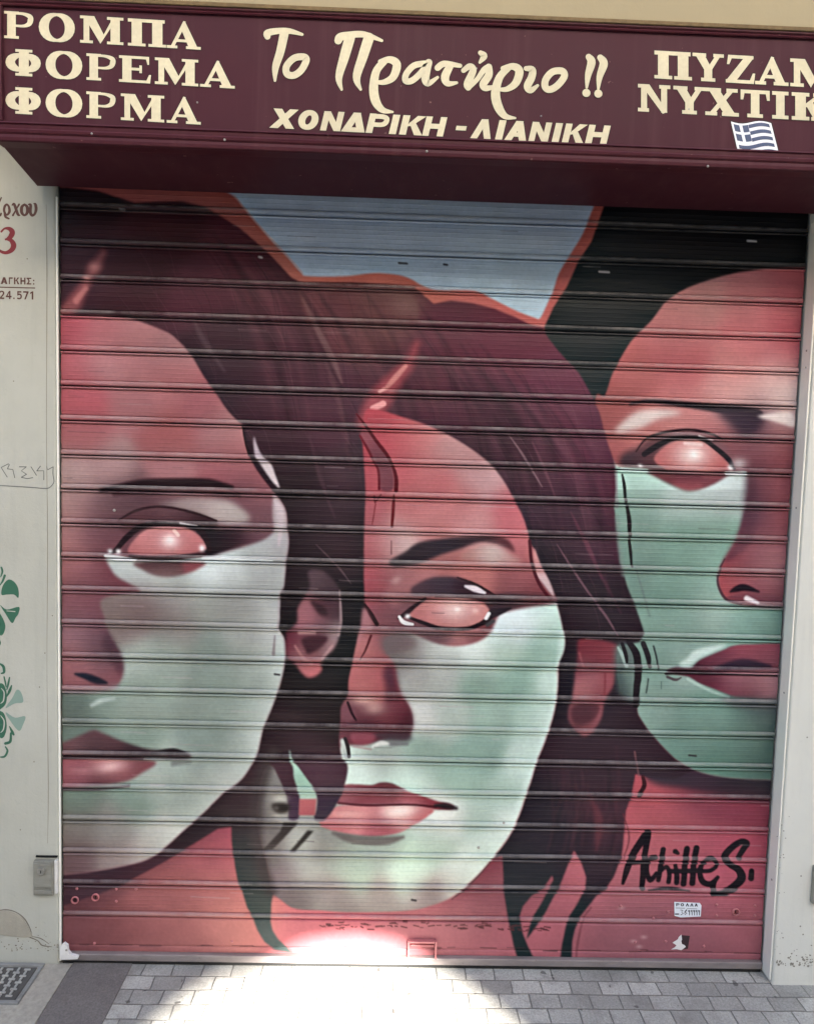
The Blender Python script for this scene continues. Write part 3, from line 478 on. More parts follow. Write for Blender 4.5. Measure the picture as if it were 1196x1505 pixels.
    sg([(1085,1261),(1092,1248),(1097,1240),(1088,1238),(1074,1247),(1065,1260),(1072,1271),(1085,1279),(1089,1291),(1080,1302),(1066,1311),(1046,1314)], [8,9,9,9,10,11,9,11,13,12,10,6])
    sg([(1104,1281),(1103,1291)], [8,9]); sg([(952,1308),(981,1306),(1012,1309)], [2,4,2])
    # airbrush speckle and broad unevenness of hand-sprayed paint
    g = np.random.default_rng(3)
    n = blur(g.standard_normal((CH, CW)).astype(np.float32), 9) * 9
    n2 = blur(g.standard_normal((CH, CW)).astype(np.float32), 1)
    canvas[:] = np.clip(canvas * (1 + .035 * n[..., None] + .034 * n2[..., None]), 2, 250)
    rr = random.Random(11)                                  # chipped paint along the bottom bar, scuffs on the slats
    for k in range(70):
        x = rr.uniform(470, 800); y = 1358 + .017 * (x - 480) + rr.gauss(0, 2.5)
        stroke([(x, y), (x + rr.uniform(2, 9), y + rr.uniform(-1.5, 2))], rr.uniform(1, 2.4), (92, 46, 50), 1.4, .8)
    for k in range(26):
        x = rr.uniform(100, 1110); y = 1386 + .013 * (x - 100) + rr.gauss(0, 1.2)
        stroke([(x, y), (x + rr.uniform(6, 40), y + rr.uniform(-.5, .8))], rr.uniform(1, 2), (88, 50, 54), 1.4, .6)
    for k in range(90):
        x = rr.uniform(90, 1150); y = rr.uniform(320, 1330); q = rr.uniform(8, 60)
        stroke([(x, y), (x + q, y + q * .036)], rr.uniform(.8, 1.4), rr.choice([(190, 170, 170), (176, 150, 152), (60, 44, 48)]), 1.2, rr.uniform(.15, .45))
    for x, y, w in ((176,308,8),(381,377,4),(586,386,12),(652,388,5),(880,399,14),(1098,354,12),(404,990,7),(605,1322,6),(1012,1110,10),(918,1278,0)):
        if w: stroke([(x, y), (x + w, y + 1)], 3, (210,200,200) if x in (176,381,880,1098) else (40,34,38), 1.4, .75)
    for x, y in ((930,1382),(945,1376),(938,1390),(913,1334)):
        blob(x, y, 5, 3, (206,150,150), .6)
    for ch in range(3):                                     # crisper light and dark, as in the can work
        c0 = canvas[..., ch].copy(); canvas[..., ch] = np.clip(c0 + .24 * (c0 - blur(c0, 24)) + .25 * (c0 - blur(c0, 3)), 3, 246)
    lum = canvas.mean(2, keepdims=True); s_ = np.clip((lum - 50) / 60, 0, 1); s_ = s_ * s_ * (3 - 2 * s_)
    canvas[:] = canvas * (.93 + .07 * s_)
    canvas[:] = (lum + (canvas - lum) * (1 - .20 * s_)) * (1 - .05 * s_)

# ---------------------------------------------------------------- materials of the setting
def plaster(name, c1, c2, scale=1.0, stain=.5, bump=.25, rough=.8):
    m = material(name, c1, rough, .25); t = NT(m)
    big = t.noise(1.6 * scale, 5, .6); fine = t.noise(38, 6, .65); streak = t.noise(5, 4, .6, (6, 6, .5))
    c = t.mix(t.ramp(big, [(.3, G(0)), (.7, G(1))]), c1, c2)
    c = t.mix(t.ramp(streak, [(.52, G(0)), (.8, G(stain * .5))]), c, tuple(x * .72 for x in c1[:3]) + (1,))
    c = t.mix(t.ramp(fine, [(.62, G(0)), (.8, G(stain * .5))]), c, tuple(x * .6 for x in c1[:3]) + (1,))
    t.link(c, t.b.inputs['Base Color'])
    n = t.bump(t.noise(60, 6, .7), bump, .004); n = t.bump(t.noise(4, 3), bump * .8, .02, n)
    t.link(n, t.b.inputs['Normal']); return m
M_wall = plaster('cream_plaster', srgb(184, 184, 173), srgb(170, 169, 157), 1, .75, .35)
M_wallr = plaster('grey_plaster', srgb(212, 211, 202), srgb(202, 201, 191), 1, .7)
M_jamb = plaster('jamb_paint', srgb(240, 238, 228), srgb(230, 227, 214), 1, .4, .12, .55)
M_upper = plaster('ochre_plaster', srgb(160, 147, 117), srgb(152, 140, 111), 1, .3)
M_opp = plaster('sun_blocker_plaster', srgb(186, 184, 178), srgb(172, 170, 164))
M_patch = plaster('cement_patch', srgb(172, 167, 152), srgb(156, 150, 136), 6, .9, .6)
M_dark = material('dark_interior', (.01, .01, .01, 1), .9, .1)

def pavers():
    m = material('grey_pavers', srgb(150, 148, 144), .8, .3); t = NT(m)
    br = t.new('ShaderNodeTexBrick'); br.offset = .5; br.squash = 1
    for k, v in (('Scale', 1.0), ('Mortar Size', .0032), ('Mortar Smooth', .9), ('Bias', 0.0), ('Brick Width', .099), ('Row Height', .067)): br.inputs[k].default_value = v
    br.inputs['Color1'].default_value = srgb(190, 188, 180); br.inputs['Color2'].default_value = srgb(150, 148, 142); br.inputs['Mortar'].default_value = srgb(134, 131, 125)
    wob = t.new('ShaderNodeVectorMath', operation='ADD'); nz = t.new('ShaderNodeTexNoise'); nz.inputs['Scale'].default_value = 9
    t.link(t.coord(), nz.inputs['Vector']); sc = t.new('ShaderNodeVectorMath', operation='SCALE'); sc.inputs['Scale'].default_value = .011
    t.link(nz.outputs['Color'], sc.inputs[0]); t.link(t.coord(), wob.inputs[0]); t.link(sc.outputs[0], wob.inputs[1]); t.link(wob.outputs[0], br.inputs['Vector'])
    fine = t.noise(140, 5, .7); big = t.noise(3, 5, .6)
    c = t.mix(.6, br.outputs['Color'], t.ramp(fine, [(.3, G(.35)), (.7, G(1.4))]), 'MULTIPLY')
    c = t.mix(t.ramp(big, [(.4, G(0)), (.75, G(.6))]), c, srgb(118, 116, 112)); mid = t.noise(11, 5, .7); c = t.mix(t.ramp(mid, [(.5, G(0)), (.7, G(.55))]), c, srgb(112, 108, 103))
    sp = t.noise(26, 2, .5); c = t.mix(t.ramp(sp, [(.70, G(0)), (.74, G(.7))]), c, srgb(66, 62, 60))
    gum = t.noise(19, 1, .4); c = t.mix(t.ramp(gum, [(.735, G(0)), (.75, G(.75))]), c, srgb(78, 74, 72))
    t.link(c, t.b.inputs['Base Color'])
    inv = t.new('ShaderNodeMath', operation='SUBTRACT'); inv.inputs[0].default_value = 1; t.link(br.outputs['Fac'], inv.inputs[1])
    n = t.bump(inv.outputs[0], .5, .005); n = t.bump(br.outputs['Color'], .6, .01, n); n = t.bump(fine, .35, .002, n); t.link(n, t.b.inputs['Normal']); return m
M_pave = pavers()
def gritty(name, c, c2, s=160):
    m = material(name, c, .85, .25); t = NT(m)
    a = t.noise(s, 4, .7); b = t.noise(4, 5, .6)
    col = t.mix(t.ramp(a, [(.35, G(0)), (.65, G(1))]), c, c2); col = t.mix(t.ramp(b, [(.4, G(0)), (.7, G(.5))]), col, tuple(x * .7 for x in c[:3]) + (1,))
    t.link(col, t.b.inputs['Base Color']); t.link(t.bump(a, .5, .003), t.b.inputs['Normal']); return m
M_asph = gritty('asphalt_strip', srgb(104, 98, 95), srgb(128, 122, 118)); M_cem = gritty('cement', srgb(172, 166, 154), srgb(150, 144, 134), 60)

# ---------------------------------------------------------------- ground
bm = bmesh.new()
q = [bm.verts.new(p) for p in ((-40, -40, 0), (40, -40, 0), (40, 1, 0), (-40, 1, 0))]; bm.faces.new(q)
structure(obj('pavement', bm, M_pave))
bm = bmesh.new(); a, b = on_ground(113, 1409).x, on_ground(199, 1409).x
box(bm, a, b, -6, -.004, -.02, .004); structure(obj('asphalt_path', bm, M_asph))
bm = bmesh.new(); box(bm, -1.6, a - .002, -.62, -.026, -.02, .005); structure(obj('cement_pavement', bm, M_cem))

# ---------------------------------------------------------------- walls
def wall_block(name, label, x0, x1, z1, mat, y0, y1=.35):
    t = thing(name, label, 'wall'); bm = bmesh.new(); box(bm, x0, x1, y0, y1, -.05, z1, .006)
    obj('plaster', bm, mat, t); return t
wl = wall_block('plastered_wall', 'cream plastered wall with address lettering and green stencil ornament', -8, 0, 2.9, M_wall, WALL_YL)
wr = wall_block('plastered_wall', 'pale grey plastered wall without any lettering beside the shutter', WID, 10, 2.9, M_wallr, WALL_Y)
bm = bmesh.new(); box(bm, -.3, WID + .3, .16, .2, -.05, 3.4); structure(obj('dark_backing', bm, M_dark))  # near-black backing added so the gaps beside the curtain stay dark
t_up = thing('upper_storey', 'ochre cream upper wall above the maroon sign', 'wall'); bm = bmesh.new()
box(bm, -8, 10, -.385, .2, ZG + .5425, 5.6, .008); obj('plaster', bm, M_upper, t_up)
bm = bmesh.new(); box(bm, -8, 10, -.05, .35, 2.902, ZG + .540); obj('lintel', bm, M_upper, t_up)

# unseen house front added behind the viewer to block sun; gap shapes the patch
FY = -10.5
patch = [on_ground(x, y) for x, y in ((60,1660),(150,1580),(236,1500),(288,1456),(338,1428),(388,1413))] + [Vector((on_plane(415,1400,0).x, .10, 0)), Vector((on_plane(435,1400,0).x, .19, 0)), Vector((on_plane(500,1400,0).x, .235, 0)), Vector((on_plane(565,1400,0).x, .20, 0)), Vector((on_plane(605,1400,0).x, .10, 0))] + [on_ground(x, y) for x, y in ((640,1418),(690,1446),(735,1480),(775,1515),(850,1600),(900,1660))]
def cast(p): s = (FY - p.y) / sdir.y; w = p + sdir * s; return (w.x, w.z)
hole = [cast(p) for p in patch]  # gap outline: the wanted sun patch cast back along the sun direction
t_op = thing('sun_blocker_house', 'unseen plastered house front added to block the sun, gap shaped to the sun patch', 'house')
bm = bmesh.new(); HT = 7.95
outer = [(-24, -.05), (26, -.05), (26, HT), (-24, HT)]
def ring(pts, y): return [bm.verts.new((x, y, z)) for x, z in pts]
for y in (FY, FY - .06):
    es = []
    for pts in (outer, hole):
        v = ring(pts, y); es += [bm.edges.new((v[i], v[(i + 1) % len(v)])) for i in range(len(v))]
    bmesh.ops.triangle_fill(bm, edges=es, use_beauty=True)
vs = list(bm.verts); no = len(outer); nh = len(hole); nn = no + nh
for i in range(no): bm.faces.new((vs[i], vs[(i + 1) % no], vs[nn + (i + 1) % no], vs[nn + i]))
for i in range(nh): bm.faces.new((vs[no + i], vs[no + (i + 1) % nh], vs[nn + no + (i + 1) % nh], vs[nn + no + i]))
obj('wall', bm, M_opp, t_op)
for x in (-5.5, -2.8, 4.2, 6.8):
    bm = bmesh.new(); box(bm, x, x + 1.1, FY + .002, FY + .05, .9, 2.3, .01); w = obj('window', bm, material('window_shutter', srgb(96, 110, 100), .5), t_op)
bm = bmesh.new(); box(bm, .5, 1.6, FY + .002, FY + .06, .0, 2.15, .01); obj('door', bm, material('door_paint', srgb(90, 66, 52), .5), t_op)

# ---------------------------------------------------------------- roller shutter
shutter = thing('roller_shutter', 'steel roller shutter painted with three red and green faces under the sign', 'roller shutter')
paint_mural()
lin = np.clip(canvas / 255.0, 0, 1); lin = np.where(lin <= .04045, lin / 12.92, ((lin + .055) / 1.055) ** 2.4)
PAINT_K = 1.0
def sample(px, py):
    x = np.clip(px - CX0 - .5, 0, CW - 1.001); y = np.clip(py - CY0 - .5, 0, CH - 1.001)
    ix = x.astype(int); iy = y.astype(int); fx = (x - ix)[..., None]; fy = (y - iy)[..., None]
    return (lin[iy, ix] * (1 - fx) + lin[iy, ix + 1] * fx) * (1 - fy) + (lin[iy + 1, ix] * (1 - fx) + lin[iy + 1, ix + 1] * fx) * fy
def painted_sheet(name, prof, nx, mat, x0, x1):
    D = np.array([p[0] for p in prof]); Y = -np.array([p[1] for p in prof]); ny = len(prof)
    X = np.linspace(x0, x1, nx)
    gx, gd = np.meshgrid(X, D); gy = np.repeat(Y[:, None], nx, 1)
    wob = .0009 * np.sin(gx * 3.1 + gd * 7) + .0006 * np.sin(gx * 9.7 + gd * 2.3)    # panels are never quite straight
    wt = np.array([(p[2] if len(p) > 2 else 0.0) for p in prof])[:, None]
    k_ = np.floor(D / SLAT + .02)[:, None]; loose = np.sin(k_ * 12.9898) * 43758.5; loose = loose - np.floor(loose)
    wob = wob + .0016 * (loose - .5) + .0010 * (loose - .5) * np.sin(gx * (1.2 + 2 * loose) + k_); sag = .0013 * np.sin(gx * 1.31 + 4 * loose) * (D[:, None] < 2.2)
    co = np.stack([gx, gy + wob, ZG - gd - sag], -1).reshape(-1, 3).astype(np.float32)
    px, py = project(gx, gd, 0 * gx); colr = np.ones((ny * nx, 4), np.float32); paint = sample(px, py) * PAINT_K
    # gloss of the rolled seams painted into the colour, unevenly rubbed
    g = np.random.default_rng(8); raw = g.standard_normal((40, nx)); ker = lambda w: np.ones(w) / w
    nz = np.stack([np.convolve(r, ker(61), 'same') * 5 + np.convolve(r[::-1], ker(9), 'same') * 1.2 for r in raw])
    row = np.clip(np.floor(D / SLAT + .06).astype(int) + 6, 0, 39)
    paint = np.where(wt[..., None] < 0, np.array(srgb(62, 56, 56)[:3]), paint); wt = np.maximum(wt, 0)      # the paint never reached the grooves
    seam_gloss = wt * np.clip(.72 + .3 * nz[row], .15, 1.5)
    paint = paint + (np.array(srgb(168, 160, 158)[:3]) - paint) * np.clip(seam_gloss, 0, .6)[..., None]
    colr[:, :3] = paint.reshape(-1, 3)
    i = (np.arange(ny - 1)[:, None] * nx + np.arange(nx - 1)[None]).ravel()
    loops = np.stack([i, i + nx, i + nx + 1, i + 1], 1).ravel().astype(np.int32); nf = len(i)
    me = bpy.data.meshes.new(name)
    me.vertices.add(len(co)); me.vertices.foreach_set('co', co.ravel())
    me.loops.add(len(loops)); me.loops.foreach_set('vertex_index', loops)
    me.polygons.add(nf); me.polygons.foreach_set('loop_start', np.arange(nf, dtype=np.int32) * 4)
    me.polygons.foreach_set('use_smooth', np.ones(nf, bool))
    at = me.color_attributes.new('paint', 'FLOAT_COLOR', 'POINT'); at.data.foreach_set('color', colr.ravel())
    me.update(); me.validate(); me.materials.append(mat)
    o = bpy.data.objects.new(name, me); COL.objects.link(o); o.parent = shutter; return o
def spray_paint():
    m = material('spray_paint', (.5, .5, .5, 1), .36, .12); t = NT(m)
    a = t.new('ShaderNodeAttribute', attribute_name='paint')
    dust = t.noise(7, 6, .7, (.35, 1, 5)); sc = t.noise(30, 5, .75, (.06, 1, 8)); gr = t.noise(220, 3, .6)
    c = t.mix(t.ramp(dust, [(.45, G(0)), (.85, G(.05))]), a.outputs['Color'], srgb(150, 138, 134))
    c = t.mix(t.ramp(sc, [(.62, G(0)), (.72, G(.08))]), c, srgb(190, 180, 178))
    c = t.mix(t.ramp(sc, [(.28, G(.25)), (.36, G(0))]), c, srgb(44, 34, 36))
    t.link(c, t.b.inputs['Base Color'])
    t.link(t.ramp(dust, [(.3, G(.30)), (.8, G(.55))]), t.b.inputs['Roughness'])
    n = t.bump(sc, .25, .0015); n = t.bump(gr, .12, .0006, n); t.link(n, t.b.inputs['Normal']); return m
M_paint = spray_paint()
def slat_profile(d0):
    P = []
    def a(mm, out, w=0.0): P.append((d0 + mm / 1000, out / 1000, w))
    a(0, -14, -1); a(1.9, -14, -1)
    for k in range(9):
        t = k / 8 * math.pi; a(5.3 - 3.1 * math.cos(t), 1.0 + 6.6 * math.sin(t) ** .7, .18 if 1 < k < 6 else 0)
    a(8.7, -1.9); a(10.0, -1.9); a(10.4, .3)
    ribs = [22, 36, 50, 64, 78]
    for mm in sorted(set(list(np.arange(12, 90.1, 3.0)) + [r + e for r in ribs for e in (-1.2, -.6, 0, .6, 1.2)])):
        t = (mm - 10.4) / 81; rib = max(math.exp(-((mm - r) / .7) ** 2) for r in ribs)
        a(mm, .3 + 3.0 * math.sin(math.pi * t) + .85 * rib)
    a(91.8, .2); a(92.2, -1.9); a(93.5, -1.9)
    for k in range(13):
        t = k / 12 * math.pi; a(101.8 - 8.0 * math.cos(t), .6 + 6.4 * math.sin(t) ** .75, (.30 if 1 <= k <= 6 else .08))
    a(110.2, -14, -1); a(111.9, -14.2, -1)
    return P
prof = []
for k in range(-4, 20): prof += slat_profile(k * SLAT)
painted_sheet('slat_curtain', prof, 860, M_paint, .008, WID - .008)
# bottom bar: a folded plate, painted over with the mural, on a bare aluminium foot
B0 = 20 * SLAT; BB = ZG - .008
bar = [(B0 + .001, -.009), (B0 + .003, .004), (B0 + .006, .006)] + [(B0 + .006 + i * (.098 - .006) / 40, .006 + .0015 * math.sin(i / 40 * math.pi)) for i in range(1, 41)] + [(B0 + .1, .004), (B0 + .1015, .003), (B0 + .103, .006)] + [(B0 + .103 + i * .003, .007) for i in range(1, 7)]
painted_sheet('bottom_bar', bar, 860, M_paint, .008, WID - .008)
def worn_metal(name, c, rough=.45, metal=.6, c2=None):
    m = material(name, c, rough, .5, metal); t = NT(m)
    a = t.noise(18, 6, .7, (.3, 1, 1)); b = t.noise(90, 4, .7)
    col = t.mix(t.ramp(a, [(.4, G(0)), (.7, G(.7))]), c, c2 or tuple(x * .5 for x in c[:3]) + (1,))
    col = t.mix(t.ramp(b, [(.62, G(0)), (.72, G(.5))]), col, srgb(96, 70, 58))
    t.link(col, t.b.inputs['Base Color']); t.link(t.bump(b, .25, .001), t.b.inputs['Normal']); return m
M_alu = worn_metal('dull_aluminium', srgb(150, 140, 138), .5, .35); M_rub = material('black_rubber', (.012, .012, .012, 1), .8)
bm = bmesh.new(); box(bm, .008, WID - .008, -.024, .004, ZG - (B0 + .1465), ZG - (B0 + .1218), .003); obj('foot_rail', bm, M_alu, shutter)
bm = bmesh.new(); box(bm, .010, WID - .010, -.016, .002, .0015, ZG - (B0 + .1468)); obj('rubber_seal', bm, M_rub, shutter)
M_coral = worn_metal('painted_bolt', srgb(176, 104, 106), .4, 0, srgb(150, 96, 98)); M_grey = worn_metal('galvanised_steel', srgb(160, 158, 150), .42, .5)
M_white = worn_metal('white_paint_metal', srgb(226, 224, 220), .4, 0, srgb(190, 186, 182))
for x, y in ((113,1306.5),(171,1307),(200,1307),(171,1325),(1053,1330),(1053,1346),(1109,1331.5),(1109,1346),(960,1350),(981.6,1340.5),(933,1385),(978,1384),(1034,1391),(139,1387),(341,1384),(912,1332),(703,1246),(740,1210),(168,750),(1056,1029)):
    p = on_plane(x, y, -.007 if y > 1350 else (-.0045 if y > 1290 else -.003)); bm = bmesh.new(); dome(bm, p, .0052, .0042); obj('bolt', bm, M_coral if y > 1290 else M_grey, shutter, True)
for x, y in ((110.5,1323),(140.5,1319),(1081,1340.5)):        # key barrels: a ring with a sunk core
    p = on_plane(x, y, -.004); bm = bmesh.new(); n = 20
    for (r0, r1, yy0, yy1) in ((.013, .0095, -.009, -.009),):
        ro = [[bm.verts.new((p.x + r * math.cos(i / n * 6.2832), yy, p.z + r * math.sin(i / n * 6.2832))) for i in range(n)] for r, yy in ((r0, -.001), (r0, yy0), (r1, yy1), (r1, -.003))]
        for k in range(3):
            for i in range(n): bm.faces.new((ro[k][i], ro[k][(i + 1) % n], ro[k + 1][(i + 1) % n], ro[k + 1][i]))
        bm.faces.new(ro[3][::-1])
    k = obj('keyhole', bm, M_coral, shutter, True)
    bm = bmesh.new(); box(bm, p.x - .0015, p.x + .0015, -.0055, -.0032, p.z - .005, p.z + .005); obj('slot', bm, M_dark, k)
# pull handle
p0, p1 = on_plane(598, 1409, -.0085), on_plane(642, 1381, -.0085)
bm = bmesh.new()
box(bm, p0.x, p0.x + .007, -.024, -.0072, p0.z + .004, p1.z, .002); box(bm, p1.x - .007, p1.x, -.024, -.0072, p0.z + .004, p1.z, .002); box(bm, p0.x + .0072, p1.x - .0072, -.0235, -.0075, p1.z - .0075, p1.z - .0003, .002)
box(bm, p0.x + .0105, p1.x - .0105, -.019, -.0074, p1.z - .0205, p1.z - .0155, .002)
obj('pull_handle', bm, M_coral, shutter)
# guide rails with screws
for s in (0, 1):
    x0, x1 = (.0005, .0065) if s == 0 else (WID - .0065, WID - .0005)
    bm = bmesh.new(); box(bm, x0, x1, -.072 if s else -.0205, -.018 if s else -.012, .012, ZG + .14, .0015); g = obj('guide_rail', bm, M_jamb, shutter)
    for z in (.35, 1.0, 1.62, 2.13) if s else ():
        bm = bmesh.new(); xx = x1 if s == 0 else x0; sg_ = 1 if s == 0 else -1
        box(bm, *sorted((xx + .0003 * sg_, xx + .0022 * sg_)), -.05, -.044, z, z + .006, .0008); obj('screw', bm, M_grey, g)
# white stop bracket at the foot of the left rail
bm = bmesh.new(); pp = [on_plane(x, y, -.03) for x, y in ((91,1388),(96,1384),(101,1388),(102,1396),(106,1401),(117,1404),(116,1407),(92,1408),(90,1400))]
prism(bm, pp, Vector((0, -.012, 0))); br_ = obj('stop_bracket', bm, M_white, shutter); br_['label'] = 'small white bracket at the bottom left corner'
bm = bmesh.new(); dome(bm, on_plane(97.5, 1397, -.0422), .004, .003); obj('screw', bm, M_grey, br_, True)

# ---------------------------------------------------------------- flat lettering
class Ink:
    """Cut vinyl or paint on an upright surface: outlines are traced, laid on the plane and stacked a hair apart."""
    def __init__(s, y, mat=0): s.bm = bmesh.new(); s.y = y; s.k = 0
    def lift(s, base): s.k += 1; return s.y - base - s.k * 1.2e-5
    def poly(s, pts, base=.0006, mat=0):
        y = s.lift(base); f = s.bm.faces.new([s.bm.verts.new(on_plane(a, b, y)) for a, b in pts]); f.material_index = mat
    def ribbon(s, pts, wid, base=.0006, mat=0, closed=False, smooth=True, grow=0.0, caps=True):
        n = len(pts); wid = list(wid) if isinstance(wid, (list, tuple)) else [wid] * n
        P = np.array([(a, b, w) for (a, b), w in zip(pts, wid)], float)
        if smooth and n > 2: P = smooth_poly(P, closed, 6)
        N = len(P); y = s.lift(base); L, R = [], []
        for i in range(N):
            a = P[i - 1] if (closed or i) else P[0]; b = P[(i + 1) % N] if (closed or i < N - 1) else P[-1]
            d = b[:2] - a[:2]; d = d / (np.hypot(*d) + 1e-9); nrm = np.array([-d[1], d[0]]); h = P[i][2] / 2 + grow
            L.append(s.bm.verts.new(on_plane(*(P[i][:2] + nrm * h), y))); R.append(s.bm.verts.new(on_plane(*(P[i][:2] - nrm * h), y)))
        for i in range(N if closed else N - 1):
            j = (i + 1) % N; s.bm.faces.new((L[i], L[j], R[j], R[i])).material_index = mat
        if not closed and caps:
            for e in (0, N - 1): s.dot(P[e][0], P[e][1], P[e][2] / 2 + grow, base, mat)
    def dot(s, x, y_, r, base=.0006, mat=0):
        s.poly([(x + r * math.cos(i / 14 * 6.2832), y_ + r * math.sin(i / 14 * 6.2832)) for i in range(14)], base, mat)
    def done(s, name, mats, parent):
        bmesh.ops.recalc_face_normals(s.bm, faces=s.bm.faces[:]); return obj(name, s.bm, mats, parent)

# glyph kit, unit box: x to the right 0..1, y up 0..1. ('b', x0,y0,x1,y1, ...) is a filled outline, ('s', pts, widths, closed) a pen stroke
def serif_glyphs():
    st = .28; sf = .10                                    # stem and serif thickness
    def bar(x0, y0, x1, y1): return ('b', [(x0, y0), (x1, y0), (x1, y1), (x0, y1)])
    def stem(x, top=True, bot=True, o=.10, w=st):
        r = [bar(x, 0, x + w, 1)]
        if bot: r.append(bar(x - o, 0, x + w + o, sf))
        if top: r.append(bar(x - o, 1 - sf, x + w + o, 1))
        return r
    def ringo(cx, cy, rx, ry): return ('r', cx, cy, rx, ry)
    g = {}
    g['Ρ'] = stem(.10) + [('s', [(.3, .93), (.62, .93), (.84, .84), (.86, .7), (.80, .56), (.62, .48), (.3, .48)], [.10, .12, .2, .24, .2, .12, .09], False)]
    g['Ο'] = [ringo(.5, .5, .5, .53)]
    g['Φ'] = stem(.38) + [ringo(.5, .5, .5, .34)]
    g['Μ'] = stem(.09, True, True, .08, .13) + stem(.70, True, True, .08, .21) + [('b', [(.09, 1), (.33, 1), (.56, .3), (.47, 0)]), ('b', [(.47, 0), (.53, .3), (.76, 1), (.86, 1)])]
    g['Π'] = stem(.1, False) + stem(.66, False) + [bar(0, 1 - .12, 1, 1)]
    g['Α'] = [('b', [(.55, 1), (.95, 0), (.68, 0), (.42, .76)]), ('b', [(.44, .86), (.5, .72), (.2, 0), (.09, 0)]), bar(.25, .24, .7, .34), bar(0, 0, .32, sf), bar(.58, 0, 1.02, sf), ('b', [(.43, .84), (.5, 1.02), (.57, 1.0), (.5, .7)])]
    g['Ε'] = stem(.10, True, True, .10) + [bar(.2, .9, .9, 1), bar(.2, 0, .9, .1), bar(.3, .46, .68, .56), ('b', [(.80, 1), (.92, 1), (.92, .70), (.87, .70)]), ('b', [(.80, 0), (.95, 0), (.98, .32), (.92, .32)]), bar(.62, .37, .70, .66)]
    g['Υ'] = [bar(.38, 0, .62, .46), bar(.28, 0, .72, sf), ('b', [(.06, 1), (.34, 1), (.62, .44), (.38, .42)]), ('b', [(.78, 1), (.92, 1), (.62, .44), (.5, .5)]), bar(0, 1 - sf, .42, 1), bar(.68, 1 - sf, 1, 1)]
    g['Ζ'] = [bar(.1, .9, .94, 1), bar(.02, 0, .96, .1), ('b', [(.66, .95), (.95, .95), (.34, .06), (.03, .06)]), ('b', [(.1, 1), (.24, 1), (.12, .68), (.06, .68)]), ('b', [(.8, 0), (.96, 0), (1.0, .36), (.94, .36)])]
    g['Ν'] = [bar(.1, 0, .26, 1), bar(.74, 0, .9, 1), ('b', [(.1, 1), (.34, 1), (.9, .02), (.78, -.04)]), bar(0, 0, .32, sf), bar(0, 1 - sf, .3, 1), bar(.68, 1 - sf, 1, 1)]
    g['Χ'] = [('b', [(.08, 1), (.38, 1), (.94, 0), (.62, 0)]), ('b', [(.76, 1), (.90, 1), (.22, 0), (.08, 0)]), bar(0, 0, .34, sf), bar(.52, 0, 1.02, sf), bar(0, 1 - sf, .46, 1), bar(.66, 1 - sf, .98, 1)]
    g['Τ'] = [bar(.37, 0, .63, 1), bar(.25, 0, .75, sf), bar(.02, .9, .98, 1), ('b', [(.02, 1), (.14, 1), (.08, .66), (.02, .66)]), ('b', [(.86, 1), (.98, 1), (.98, .66), (.92, .66)])]
    g['Ι'] = [bar(.28, 0, .72, 1), bar(.05, 0, .95, sf), bar(.05, 1 - sf, .95, 1)]
    g['Κ'] = stem(.10) + [('b', [(.78, 1), (.92, 1), (.42, .50), (.3, .50)]), ('b', [(.40, .58), (.58, .66), (.96, 0), (.66, 0)]), bar(.62, 1 - sf, 1, 1), bar(.56, 0, 1.04, sf)]
    return g
